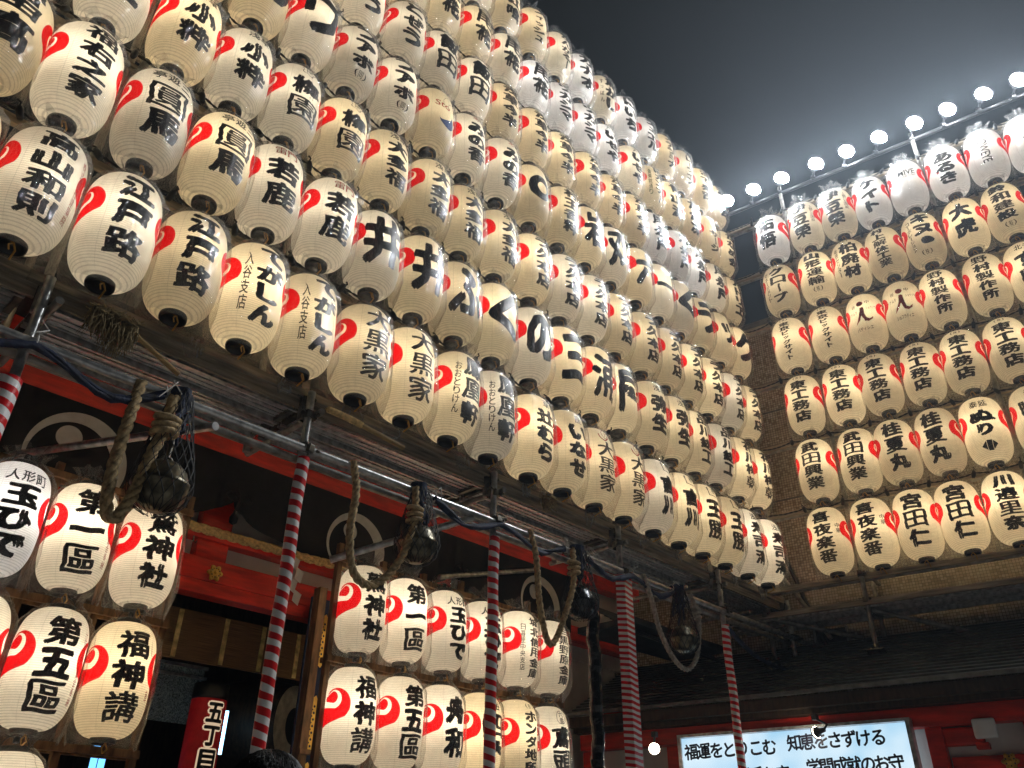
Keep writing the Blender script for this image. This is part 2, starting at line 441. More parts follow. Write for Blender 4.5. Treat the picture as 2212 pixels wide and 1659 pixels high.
# ------------------------------------------------------------------ lettering
_gl = {}; DENS = {}; KEEP = []
def _from_curve(cu, cuts):
    o = bpy.data.objects.new('tmp', cu); COL.objects.link(o)
    dg = bpy.context.evaluated_depsgraph_get(); dg.update()
    me = o.evaluated_get(dg).to_mesh()
    bm = bmesh.new(); bm.from_mesh(me)
    bmesh.ops.remove_doubles(bm, verts=bm.verts[:], dist=1e-5)
    bpy.data.objects.remove(o)
    if not bm.verts: bm.free(); return None
    xs = [v.co.x for v in bm.verts]; ys = [v.co.y for v in bm.verts]
    x0, x1, y0, y1 = min(xs), max(xs), min(ys), max(ys)
    for k in range(1, cuts):
        bmesh.ops.bisect_plane(bm, geom=bm.verts[:] + bm.edges[:] + bm.faces[:], plane_co=(x0 + (x1 - x0) * k / cuts, 0, 0), plane_no=(1, 0, 0))
        bmesh.ops.bisect_plane(bm, geom=bm.verts[:] + bm.edges[:] + bm.faces[:], plane_co=(0, y0 + (y1 - y0) * k / cuts, 0), plane_no=(0, 1, 0))
    bm.verts.index_update()
    dens = sum(f.calc_area() for f in bm.faces) / max(1e-6, (x1 - x0) * (y1 - y0))
    V = np.array([[v.co.x, v.co.y] for v in bm.verts]); F = [[v.index for v in f.verts] for f in bm.faces]
    bm.free()
    DENS[id(V)] = dens; KEEP.append(V)
    return V, F, (x1 - x0, y1 - y0), ((x0 + x1) / 2, (y0 + y1) / 2)
def glyph(ch, weight=0.03, cuts=7):
    key = (ch, round(weight, 3))
    if key not in _gl:
        cu = bpy.data.curves.new('g', 'FONT'); cu.body = ch; cu.size = 1.0; cu.offset = weight; cu.resolution_u = 3
        r = _from_curve(cu, cuts if len(ch) == 1 else 12)
        bpy.data.curves.remove(cu)
        _gl[key] = r
    return _gl[key]
def outline(key, loops, cuts=8):
    if key not in _gl:
        cu = bpy.data.curves.new('g', 'CURVE'); cu.dimensions = '2D'; cu.fill_mode = 'BOTH'
        for lp in loops:
            sp = cu.splines.new('POLY'); sp.points.add(len(lp) - 1); sp.use_cyclic_u = True
            for i, (x, y) in enumerate(lp): sp.points[i].co = (x, y, 0, 1)
        _gl[key] = _from_curve(cu, cuts); bpy.data.curves.remove(cu)
    return _gl[key]
def circ(cx, cy, r, n=40, sx=1.0): return [(cx + sx * r * math.cos(2 * PI * k / n), cy + r * math.sin(2 * PI * k / n)) for k in range(n)]

class Letter:
    """flat lettering wrapped onto the lantern's surface"""
    def __init__(s): s.V = []; s.F = []; s.M = []; s.k = 0
    def put(s, g, cx, cz, w, h, mi=0, rot=0.0, stretch=2.0, fill=0.94, wob=0.012, exact=False, bold=0.0):
        if g is None: return
        V, F, (gw, gh), (mx, my) = g
        P = (V - np.array([mx, my]))
        if rot:
            c, sn = math.cos(rot), math.sin(rot)
            P = P @ np.array([[c, sn], [-sn, c]])
            gw, gh = (abs(c) * gw + abs(sn) * gh), (abs(sn) * gw + abs(c) * gh)
        if exact: sx, sz = w / gw, h / gh
        else:
            sx, sz = w * fill / max(gw, 0.05), h * fill / max(gh, 0.05)
            lim = min(sx, sz) * stretch
            sx, sz = min(sx, lim), min(sz, lim)
        ph = rng.uniform(0, 6)
        if bold: bold *= min(1.0, max(0.16, (0.58 - DENS[id(V)]) / 0.24))
        if bold:
            sx *= 1 - bold / max(gw, 0.2); sz *= 1 - bold / max(gh, 0.2)
        Q = P.copy()
        Q[:, 0] = P[:, 0] + wob * np.sin(P[:, 1] * 9 + ph) + wob * 0.6 * np.sin(P[:, 1] * 23 + ph * 2)
        Q[:, 1] = P[:, 1] + wob * np.sin(P[:, 0] * 8 + ph * 1.7) + wob * 2.4 * P[:, 0]
        st = [(0, 0)] if not bold else [(0.75, 0.75), (-0.75, 0.75), (0.75, -0.75), (-0.75, -0.75), (1, 0), (-1, 0)]
        for j, (ox, oy) in enumerate(st):
            s._wrap(cx + (Q[:, 0] + ox * bold / 2) * sx, cz + (Q[:, 1] + oy * bold / 2) * sz, F, mi, j)
    def _wrap(s, X, Z, F, mi, j):
        u = np.clip(np.abs((Z - ZC) / (HS / 2)), 0, 0.999)
        r = RR + (RS - RR) * (1 - u ** 4.0) ** 0.52 + 0.0016 + 0.00012 * j
        phi = X / RS
        s.V.append(np.stack([r * np.sin(phi), -r * np.cos(phi), Z], -1))
        s.F += [[i + s.k for i in f] for f in F]; s.M += [mi] * len(F); s.k += len(X)
    def column(s, text, cx, z0, z1, w, mi=0, weight=0.03, wob=0.012):
        n = len(text); h = (z1 - z0) / n
        for i, ch in enumerate(text):
            rot = -PI / 2 if ch in 'ー（）()-〜' else 0
            small = ch in 'ァィゥェォッャュョぁぃぅぇぉっゃゅょ・ヽ'
            f = 0.62 if small else 0.94
            s.put(glyph(ch, 0.004 if weight > 0.02 else 0.0), cx, z1 - (i + 0.5) * h, w, h, mi, rot, fill=f, wob=wob, bold=weight * 2.5,
                  stretch=2.2 if ord(ch) > 0x4000 and ch != '一' else 1.6)
    def rowtext(s, text, cx, zc, w, h, mi=0, weight=0.02, slope=0.0):
        n = len(text); c = w / n
        for i, ch in enumerate(text):
            k = i - (n - 1) / 2
            s.put(glyph(ch, 0.0), cx + k * c, zc - abs(k) * slope, c, h, mi, fill=0.9, bold=weight * 1.8)
    def build(s, parent):
        if not s.V: return None
        me = bpy.data.meshes.new('lettering')
        V = np.concatenate(s.V)
        me.from_pydata(V.tolist(), [], s.F)
        for m in (INK, INK_RED, INK_BLUE, INK_GREEN): me.materials.append(m)
        me.polygons.foreach_set('material_index', s.M)
        me.update()
        return link('lettering', me, parent)

def arc_loop(r0, r1, a0, a1, cx=0, cy=0, n=24):
    o = [(cx + r1 * math.cos(a0 + (a1 - a0) * k / n), cy + r1 * math.sin(a0 + (a1 - a0) * k / n)) for k in range(n + 1)]
    i = [(cx + r0 * math.cos(a0 + (a1 - a0) * k / n), cy + r0 * math.sin(a0 + (a1 - a0) * k / n)) for k in range(n + 1)]
    return o + i[::-1]
def crescent(cx, cy, r, dx, dy, n=30):
    """fat moon: arc of the big circle closed by a shifted arc"""
    a0, a1 = -PI * 0.95, PI * 0.30
    o = [(cx + r * math.cos(a0 + (a1 - a0) * k / n), cy + r * math.sin(a0 + (a1 - a0) * k / n)) for k in range(n + 1)]
    i = [(cx + dx * math.sin(PI * k / n) + (r * 0.98) * math.cos(a0 + (a1 - a0) * k / n) * (1 - 0.35 * math.sin(PI * k / n)),
          cy + dy * math.sin(PI * k / n) + (r * 0.98) * math.sin(a0 + (a1 - a0) * k / n) * (1 - 0.35 * math.sin(PI * k / n))) for k in range(n, -1, -1)]
    return o + i

LET = {}
def letter_lantern(spec, parent, phi_off=0.0):
    if spec in LET:
        return link('lettering', LET[spec], parent)
    L = Letter(); top = ZB + HS; cx0 = phi_off * RS
    segs = spec.split('|'); zhi = None
    has = [q.split(':', 1)[0] if ':' in q else '' for q in segs]
    for q in segs:
        k, t = q.split(':', 1) if ':' in q else ('', q)
        if k in ('h', 'hr'):
            n = len(t); L.rowtext(t, cx0, top - 0.112, 0.088 * n, 0.085, 1 if k == 'hr' else 0, 0.026, 0.004)
        elif k == 'hp':
            L.rowtext('(' + t + ')', cx0, top - 0.062, 0.13, 0.05, 0, 0.008)
        elif k == 'bp':
            L.rowtext('(' + t + ')', cx0, ZB + 0.075, 0.14, 0.062, 0, 0.008)
        elif k in ('l', 'lr', 'lg'):
            L.column(t, cx0 - 0.118, ZB + 0.12, top - 0.14, 0.052, {'l': 0, 'lr': 1, 'lg': 3}[k], 0.012)
        elif k in ('r', 'rr'):
            n = len(t); zz = 0.056 * n
            L.column(t, cx0 + 0.135, ZC + 0.07 - zz / 2, ZC + 0.07 + zz / 2, 0.052, 1 if k == 'rr' else 0, 0.012)
        elif k == 'rs':
            L.column(t, cx0 + 0.165, ZB + 0.13, top - 0.13, 0.034, 1, 0.004)
        elif k == 'b':
            L.rowtext(t, cx0, ZB + 0.075, 0.036 * len(t) + 0.02, 0.045, 0, 0.006)
        elif k == 'x':
            if t == 'comma':
                L.put(outline('comma', [circ(0, 0, 0.5), circ(0.05, 0.02, 0.22, 30)]), cx0, ZC, 0.27, 0.29, exact=True)
            elif t == 'sto':
                L.put(glyph('Sto', 0.012), cx0 - 0.03, ZC + 0.08, 0.16, 0.07, 1)
                L.put(outline('cres', [crescent(0, 0, 0.5, -0.22, 0.20)]), cx0 + 0.03, ZC - 0.07, 0.19, 0.19, 2, exact=True)
                L.put(outline('arcA', [arc_loop(0.48, 0.50, 0.2, PI * 1.15)]), cx0 + 0.04, ZC + 0.15, 0.14, 0.12, 0, exact=True)
                L.put(outline('arcB', [arc_loop(0.47, 0.50, 0.3, PI * 1.05)]), cx0 + 0.07, ZC + 0.11, 0.10, 0.10, 0, exact=True)
            elif t in ('i1', 'i2'):
                L.put(outline('dot', [circ(0, 0, 0.5)]), cx0 - 0.01, ZC + 0.15, 0.07, 0.065, 1, exact=True)
                st = [(-0.12, 0.5), (0.0, 0.52), (0.08, 0.45), (0.10, 0.0), (0.16, -0.22), (0.30, -0.30), (0.50, -0.16), (0.44, -0.34), (0.24, -0.46), (0.04, -0.38),
                      (-0.04, -0.16), (-0.10, 0.0), (-0.22, -0.26), (-0.46, -0.52), (-0.36, -0.26), (-0.20, 0.08), (-0.14, 0.3)]
                L.put(outline('foot', [st]), cx0 + 0.01, ZC - 0.01, 0.19, 0.22, 1, exact=True)
                L.put(glyph('谷', 0.01), cx0 - 0.085, ZC + 0.13, 0.05, 0.05); L.put(glyph('中', 0.01), cx0 + 0.07, ZC + 0.16, 0.05, 0.05)
                L.put(glyph('イナムラ', 0.012), cx0 - 0.105, ZC + 0.045, 0.11, 0.045); L.put(glyph('ショウゾウ', 0.012), cx0 + 0.10, ZC + 0.08, 0.11, 0.04)
                L.put(glyph('パティシエ' if t == 'i1' else 'ショコラティエ', 0.012), cx0, ZC - 0.185, 0.19, 0.05)
            elif t == 'omive':
                L.put(glyph('OMIVE', 0.02), cx0, ZC + 0.09, 0.28, 0.085); L.put(glyph('Asia Local Video', 0.004), cx0 + 0.01, ZC + 0.035, 0.26, 0.035)
            elif t == 'howeye':
                L.put(glyph('HOWEYE', 0.012), cx0, ZC, 0.10, 0.42, rot=-PI / 2, stretch=2.2)
            elif t == 'pness':
                L.put(glyph('P-ness', 0.005), cx0, ZC, 0.09, 0.42, rot=-PI / 2, stretch=2.2)
            elif t == 'seal':
                L.put(outline('sq', [[(-.5, -.5), (.5, -.5), (.5, .5), (-.5, .5)]], 3), cx0 - 0.09, ZC - 0.08, 0.03, 0.035, 1, exact=True)
            elif t == 'dia':
                d = [[(-0.5, -0.02), (0, 0.5), (0.5, -0.02), (0, -0.5)]]
                for q_ in (-0.30, 0.0, 0.30): pass
                L.put(outline('dia', [[(-0.5, 0), (-0.19, 0.31), (-0.19, -0.31)], [(-0.155, 0.345), (0.155, 0.345), (0.155, -0.345), (-0.155, -0.345)], [(0.19, 0.31), (0.5, 0), (0.19, -0.31)]], 5), cx0, ZB + 0.12, 0.15, 0.10, 0, exact=True)
            elif t == 'flower':
                pet = [(0.5 * (0.86 + 0.14 * math.cos(5 * a)) * math.cos(a), 0.5 * (0.86 + 0.14 * math.cos(5 * a)) * math.sin(a)) for a in [2 * PI * k / 60 for k in range(60)]]
                L.put(outline('flower', [pet, [(x * 0.88, y * 0.88) for x, y in pet]]), cx0, top - 0.10, 0.12, 0.11, 0, exact=True)
                L.put(glyph('園', 0.012), cx0, top - 0.10, 0.06, 0.06)
            elif t == 'rflower':
                pet = [(0.5 * (0.8 + 0.2 * math.cos(5 * a)) * math.cos(a), 0.5 * (0.8 + 0.2 * math.cos(5 * a)) * math.sin(a)) for a in [2 * PI * k / 60 for k in range(60)]]
                L.put(outline('rflower', [pet, [(x * 0.8, y * 0.8) for x, y in pet], circ(0, 0, 0.22, 20)]), cx0, top - 0.085, 0.085, 0.085, 1, exact=True)
            elif t == 'dai':
                L.put(outline('ring2', [circ(0, 0, 0.5), circ(0, 0, 0.43)]), cx0 + 0.01, top - 0.09, 0.10, 0.10, 1, exact=True)
                L.put(outline('boat', [arc_loop(0.42, 0.5, PI * 1.05, PI * 1.9)]), cx0 - 0.02, top - 0.125, 0.12, 0.07, 1, exact=True)
                L.put(glyph('大', 0.0), cx0 + 0.01, top - 0.09, 0.05, 0.06, 1)
            elif t == 'yane':
                L.put(outline('brk', [[(-0.5, 0.4), (-0.32, 0.5), (-0.38, 0.0), (-0.30, -0.42), (0.5, -0.44), (0.5, -0.5), (-0.38, -0.48), (-0.46, 0.0)]]), cx0 - 0.01, top - 0.10, 0.13, 0.10, 0, exact=True)
                L.put(glyph('根', 0.012), cx0 + 0.015, top - 0.09, 0.062, 0.062)
            elif t == 'rokuban':
                L.put(outline('ring3', [circ(0, 0, 0.5), circ(0, 0, 0.46)]), cx0, top - 0.11, 0.12, 0.12, 0, exact=True)
                L.column('六番', cx0, top - 0.165, top - 0.055, 0.06, 0, 0.015)
        else:
            n = len(t)
            hi = top - 0.160 if any(h_ in ('h', 'hr', 'x') for h_ in has) else (top - 0.10 if 'hp' in has else top - 0.062)
            lo = ZB + 0.125 if any(h_ in ('bp', 'b') for h_ in has) else ZB + 0.065
            if 'dia' in spec: lo = ZB + 0.185
            w = {1: 0.36, 2: 0.25, 3: 0.225, 4: 0.21, 5: 0.185, 6: 0.165}.get(n, 0.145)
            if n == 1: hi, lo = ZC + 0.25, ZC - 0.24
            if n == 2: hi, lo = hi - 0.02, lo + 0.03
            off = 0.028 if any(h_ in ('l', 'lg') for h_ in has) else (-0.02 if any(h_ in ('r',) for h_ in has) else 0.0)
            wt = {1: 0.038, 2: 0.060, 3: 0.054, 4: 0.050}.get(n, 0.042)
            if t in LIGHT: wt = 0.020
            L.column(t, cx0 + off, lo, hi, w, 0, wt, 0.02 if n <= 3 else 0.012)
    o = L.build(parent)
    if o: LET[spec] = o.data
    return o
LIGHT = {'大黒家', 'たま…'} - {'たま…'}

# ------------------------------------------------------------------ the paper lantern
def make_shade_mesh(m, name):
    mb = MB(); n, k = 44, 40
    mb.lathe([(prof(ZB + HS * (0.5 - 0.5 * math.cos(PI * i / k))), ZB + HS * (0.5 - 0.5 * math.cos(PI * i / k))) for i in range(k + 1)], n)
    return mb.mesh(name, m)
SHADE = make_shade_mesh(PAPER, 'shade'); SHADE_SLIM = make_shade_mesh(PAPER_SLIM, 'shade')
def ring_mesh(z0, z1, floor=False):
    r = RR + 0.001
    pr = [(0.0, z0 + 0.014), (r - 0.012, z0 + 0.012)] if floor else []
    return MB().lathe(pr + [(r - 0.012, z0), (r, z0), (r + 0.002, (z0 + z1) / 2), (r, z1), (r - 0.012, z1)], 28).mesh('ring', RING)
RING_T = ring_mesh(ZB + HS - 0.002, ZB + HS + 0.030); RING_B = ring_mesh(0.0, ZB + 0.004, True)
def hanger_mesh():
    mb = MB(); top = ZB + HS + 0.030
    mb.tube([(0.075 * math.cos(a), 0, top - 0.01 + 0.07 * math.sin(a)) for a in [PI * k / 14 for k in range(15)]], 0.0035, 6)
    mb.lathe([(0.0, top + 0.055), (0.016, top + 0.05), (0.018, top + 0.02), (0.0, top + 0.015)], 10)
    return mb.mesh('hanger', CORD)
HANGER = hanger_mesh()
def tie_mesh():
    mb = MB()
    mb.tube([(-0.015, -0.03, 0.02), (0.0, -0.055, 0.0), (0.018, -0.05, -0.035), (0.02, 0.02, -0.05)], 0.005, 5)
    mb.tube([(0.0, -0.055, 0.0), (-0.02, -0.075, -0.03), (-0.012, -0.08, -0.06)], 0.004, 5)
    return mb.mesh('tie_string', TIE)
TIE_ME = tie_mesh()

def bag_mesh(seed, xlim, loose=0.0):
    r_ = random.Random(seed)
    keys = [(-0.015, 0.196), (0.03, 0.208), (0.10, 0.216), (0.25, 0.218), (0.48, 0.217), (0.60, 0.205), (0.675, 0.160), (0.715, 0.112), (0.745, 0.070), (0.77, 0.085), (0.80, 0.115)]
    zs = []; N = 40
    for i in range(N + 1): zs.append(-0.015 + (0.815) * i / N)
    def rad(z):
        for (a, ra), (b, rb) in zip(keys, keys[1:]):
            if z <= b:
                t = (z - a) / (b - a); t = t * t * (3 - 2 * t); return ra + (rb - ra) * t
        return keys[-1][1]
    n = 72; vs, fs = [], []
    waves = [(r_.randint(3, 7), r_.uniform(0, 6.3), r_.uniform(-5, 5)) for _ in range(4)]
    fold = [(r_.randint(9, 17), r_.uniform(0, 6.3), r_.uniform(-4, 4)) for _ in range(3)]
    tip = [r_.uniform(0.3, 1.0) for _ in range(12)]
    for i, z in enumerate(zs):
        b = rad(z)
        frill = max(0, (z - 0.70) / 0.10); hem = max(0, (0.14 - z) / 0.155)
        for k in range(n):
            q = 2 * PI * k / n
            d = sum(math.sin(w * q + p + t * z * 2) for w, p, t in waves) * 0.0036
            d += sum((1 - abs(math.sin(w * q / 2 + p + t * z))) ** 3 for w, p, t in fold) * (0.0075 * (1 - min(1, frill)) + 0.004)
            d += frill * 0.022 * (math.sin(6 * q + waves[0][1]) + 0.7 * math.sin(11 * q + waves[2][1]))
            d += loose * max(0, math.sin(2 * q + waves[0][1])) * 0.02
            rr = b + d
            ys = 1 - 0.55 * hem ** 1.4
            x = rr * math.cos(q); y = rr * math.sin(q) * ys
            rs = prof(min(max(z, ZB), ZB + HS)) + 0.0045
            if ZB < z < ZB + HS:
                m = math.hypot(x, y)
                if m < rs: x, y = x * rs / m, y * rs / m
            x = max(-xlim, min(xlim, x))
            zz = z
            if frill > 0: zz += frill * 0.05 * (tip[int(k / n * 12) % 12] * (0.5 + 0.5 * math.sin(7 * q + waves[1][1])))
            if i == 0: zz -= 0.02 * abs(math.cos(q)) ** 3 * r_.uniform(0.3, 1.2)
            vs.append((x, y, zz))
    for i in range(N):
        for k in range(n):
            k2 = (k + 1) % n; fs.append((i * n + k, i * n + k2, (i + 1) * n + k2, (i + 1) * n + k))
    mb = MB(); mb.add(vs, fs, 0, True)
    return mb
BAGS = [bag_mesh(s_, 0.2035).mesh('plastic_bag', FILM) for s_ in range(8)]
BAGS_RACK = [bag_mesh(50 + s_, 0.226, 1.0).mesh('plastic_bag', FILM) for s_ in range(6)]

BULBS = {}
def bulb_data(warm, power):
    k = (warm, round(power, 1))
    if k not in BULBS:
        l = bpy.data.lights.new('bulb', 'POINT'); l.energy = power; l.shadow_soft_size = 0.03
        l.color = {'warm': (1.0, 0.83, 0.56), 'mid': (1.0, 0.895, 0.71), 'white': (1.0, 0.965, 0.90)}[warm]
        BULBS[k] = l
    return BULBS[k]
ORD = ['zeroth', 'first', 'second', 'third', 'fourth', 'fifth', 'sixth', 'seventh', 'eighth', 'ninth', 'tenth', 'eleventh', 'twelfth', 'thirteenth', 'fourteenth',
       'fifteenth', 'sixteenth', 'seventeenth', 'eighteenth', 'nineteenth', 'twentieth', 'twenty-first']
NUMW = ['no', 'one huge', 'two bold', 'three bold', 'four bold', 'five', 'six', 'seven', 'eight']
def describe(spec):
    segs = spec.split('|'); main = [q for q in segs if ':' not in q]; keys = [q.split(':')[0] for q in segs if ':' in q]
    n = len(main[0]) if main else 0
    d = f"{NUMW[min(n, 8)]} character{'s' if n != 1 else ''}" if n else 'a printed emblem'
    return d
def lantern(loc, rz, spec, tone, label, group, scale=(1, 1, 1), power=BULB, rack=False, off=0.0, text=True):
    r = empty('paper_lantern', loc, rz); r.scale = scale
    r.rotation_euler = (rng.uniform(-0.03, 0.03), rng.uniform(-0.035, 0.035), rz + rng.uniform(-0.10, 0.10))
    tag(r, label, 'lantern', group)
    s = link('shade', SHADE if rack else SHADE_SLIM, r)
    v = rng.uniform(0.93, 1.03)
    s.color = {'warm': (0.90 * v, 0.84 * v, 0.68 * v, 1), 'mid': (0.92 * v, 0.875 * v, 0.755 * v, 1), 'white': (0.93 * v, 0.92 * v, 0.89 * v, 1)}[tone]
    link('top_ring', RING_T, r); link('bottom_ring', RING_B, r)
    link('hanger', HANGER, r); link('tie_string', TIE_ME, r)
    if text and spec: letter_lantern(spec, r, off)
    b = link('plastic_bag', rng.choice(BAGS_RACK if rack else BAGS), r)
    b.rotation_euler = (0, 0, rng.choice((0, PI)))
    lo = link('bulb', bulb_data(tone, round(power * rng.choice((0.72, 0.86, 0.95, 1.0, 1.08, 1.3)), 1)), r, (rng.uniform(-0.02, 0.02), rng.uniform(-0.035, 0.0), ZC + rng.uniform(0.02, 0.08)))
    return r

# ---- tall wall: y = 3.906, columns along x, rows up
YA = 3.906
def xA(c): return 0.4 * (2.333 + c + 0.0811 * math.floor(c / 4))
ZA = [4.443, 5.281, 6.098, 6.955, 7.720, 8.485, 9.330]
TW = {
 0: {-2: '富士', -1: '高山和則|rs:株式会社建築院', 0: '江戸路', 1: '江戸路', 2: 'l:入谷支店|てがしん', 3: 'l:入谷支店|てがしん', 4: '大黒家', 5: '大黒家', 6: 'l:おおとりけん|鳳凰軒', 7: 'l:おおとりけん|鳳凰軒',
     8: 'h:草|辻むら', 9: 'h:屋|いなせ', 10: 'x:dai|大黒家 '.strip(), 11: 'x:dai|大黒家', 12: 'x:yane|言川', 13: 'x:yane|言川', 14: 'x:yane|王勝', 15: 'x:yane|王勝', 16: 'h:浅草|寿司清', 17: 'h:浅草|寿司清'},
 1: {-2: '冨高', -1: '福右之家', 0: 'h:亭遊三|圓馬', 1: 'h:亭遊三|圓馬', 2: 'hr:雷門|若鹿', 3: 'hr:雷門|若鹿', 4: '井', 5: '井', 6: 'ふ', 7: 'く', 8: 'の', 9: '三', 10: '浦', 11: '屋',
     12: 'h:浅草|弥生', 13: 'h:浅草|弥生', 14: '品川総工', 15: '品川総工', 16: '花川梅朝', 17: '花川梅朝'},
 2: {-2: '松', -1: '村正', 0: 'h:浅草|小粋', 1: 'h:浅草|小粋', 2: 'x:flower|梅園', 3: 'x:flower|梅園', **{c: 'h:浅草|大多福' for c in range(4, 8)}, **{c: 'ラ久本店' for c in range(8, 18)}},
 3: {0: '花', 1: 'の', 2: 'ワ', 3: 'bp:同|フアボ', 4: 'bp:同|フアボ', 5: 'x:sto', 6: 'x:rflower|みの香', 7: 'x:rflower|みの香', 8: 'x:comma', 9: '村王香料', 10: '岩', 11: '双', 12: '六', 13: '一', 14: 'く', 15: 'ラ', 16: 'ッ', 17: 'ク'},
 4: {2: 'どぜう', 3: 'どぜう', 4: 'どぜう', 5: 'rr:どぜう|飯田', 6: 'rr:どぜう|飯田', **{c: '浅草今半' for c in range(7, 13)}, **{c: '尾永屋' for c in range(13, 17)}, 17: 'アトリヱ'},
 5: {4: '尾花', 5: '尾花', 6: '尾花', 7: '尾花', 8: '尾花', 9: 'ツカシマ', 10: 'ツカシマ', 11: 'h:天ぷ|いせや', 12: 'h:天ぷ|いせや', 13: 'lg:金美館通り|にカンナー', 14: '青山流', 15: 'たか凍', 16: 'マーザージ', 17: 'かなめ会'},
 6: {5: '尾花', 6: '千鳥', 7: '中江喰', 8: 'r:ナイト|フィッシュ', 9: 'かんがるー', 10: 'カナオ', 11: 'l:すっぽん|魚かし', 12: 'にいち', 13: 'シュエル', 14: 'ステラミナ', 15: 'カレーライフ', 16: 'まて寿司', 17: '波む会'},
}
WHITES = {(8, 5), (9, 5), (10, 5), (10, 6), (12, 6), (13, 6), (11, 5), (13, 4), (14, 4), (15, 4)}  # floodlit lanterns, the cool wash put into their paper and bulb colour
MIDS = {(2, 3), (4, 4), (5, 4), (6, 4), (7, 3), (6, 3), (12, 5), (15, 6), (3, 3), (4, 3), (11, 6), (9, 6)}
HEAD = {'h': 'small heading', 'hr': 'red heading', 'l': 'side column', 'lg': 'green side column', 'rr': 'red side column', 'r': 'side column', 'x': 'emblem', 'rs': 'red side column', 'bp': 'small bracketed mark', 'hp': 'small bracketed mark', 'b': 'small line'}
def lab(tone, spec, tail):
    t = {'warm': 'cream', 'mid': 'pale', 'white': 'white'}[tone]
    return f"{t} lantern, {describe(spec)}, {tail}"
ROWN = ['bottom', 'second', 'third', 'fourth', 'fifth', 'sixth', 'top']
for row, cols in TW.items():
    for c, spec in sorted(cols.items()):
        tone = 'white' if (c, row) in WHITES else 'mid' if ((c, row) in MIDS or rng.random() < 0.25) else 'warm'
        rn = ROWN[row] if row in (0, 6) else ROWN[row] + '-lowest'
        lantern((xA(c), YA, ZA[row] - 0.37 + rng.uniform(-.006, .006)), 0.0, spec, tone,
                lab(tone, spec, f"{rn} row of tall wall, {ORD[18 - c]} from corner"), 'lanterns on the tall left wall')

# ---- right wall
B0 = Vector((8.096, 3.251, 0)); BD = Vector((0.15753, -0.98751, 0)); BN = Vector((-0.98751, -0.15753, 0))
BANG = math.atan2(-0.98751, 0.15753)
def bp(d, o, z): 
    p = B0 + BD * d + BN * o; return Vector((p.x, p.y, z))
def dB(c): return 0.4031 * c + 0.034 * math.floor((c + 3) / 4)
ZBW = [4.473, 5.271, 6.078, 6.891, 7.707, 8.513]
RW = {
 0: ['r:中華|喜夜楽番', 'r:中華|喜夜楽番', '宮田仁', '宮田仁', '川邉里奈', '川邉里奈'],
 1: ['武田興業', '武田興業', '桂夏丸', '桂夏丸', 'h:泰延|x:dia|ぬり', 'h:寿|いし'],
 2: ['hp:株|東工務店'] * 6,
 3: ['hp:株|東京ビッグサイト', 'hp:株|東京ビッグサイト', 'x:i1', 'x:i2', '野村製作所', '野村製作所', 'h:北千|すし'],
 4: ['hp:株|l:マネージメント|グローブ', 'bp:株|山形運輸', 'hp:有|l:処理センター|柏廃材', '村上解体工業', 'bp:株|l:コーポレーション|キヌ・', 'hp:有|大虎', 'bp:有|鈴和建設'],
 5: ['佑悟', 'r:上野公園前|伊豆榮', 'r:上野公園前|伊豆榮', 'hp:有|ケイト', 'x:omive', 'x:seal|あるき', 'x:howeye', 'x:pness'],
}
for row, L in RW.items():
    for c, spec in enumerate(L):
        tone = 'white' if row == 5 and c not in (1, 2) else 'mid' if row == 5 else 'warm'  # floodlight falling on the top row is put into whiter paper and bulbs
        p = bp(dB(c), 0, ZBW[row] - 0.37)
        rn = ['bottom', 'second-lowest', 'third-lowest', 'fourth-lowest', 'fifth-lowest', 'top'][row]
        lantern(p, BANG, spec, tone, lab(tone, spec, f"{rn} row of right wall, {ORD[c + 1]} from corner"), 'lanterns on the right wall', power=BULB * 0.95)

# ---- racks in front of the shrine
YR = 5.2
LRX = [1.16, 1.59, 2.02]; RRX = [3.71 + 0.43 * k for k in range(6)]
RACKS = [
 ('left', LRX, [(2.86, ['h:人形町|玉ひで', '第一區|rs:江戸浅草鷲会奉納', '鷲神社|rs:']), (2.10, ['奉納', '第五區|rs:江戸浅草鷲会奉納', '福神講|rs:浅草']), (1.34, ['奉納', '奉納'])]),
 ('right', RRX, [(2.86, ['鷲神社', '第一區', 'h:人形町|玉ひで', 'h:人形町|玉ひで', 'l:日暮里中央支店|城北信用金庫', '目黒野原金庫']), (2.10, ['福神講', '第五區', '舟和', 'h:登谷|四季', 'hp:株|ホンダ地所', 'x:rokuban|鳶頭'])]),
]
RTONE = {('left', 1, 2): 'warm', ('right', 1, 3): 'warm', ('right', 1, 4): 'warm', ('right', 0, 2): 'mid', ('right', 0, 4): 'mid', ('left', 1, 1): 'mid', ('left', 0, 0): 'white'}
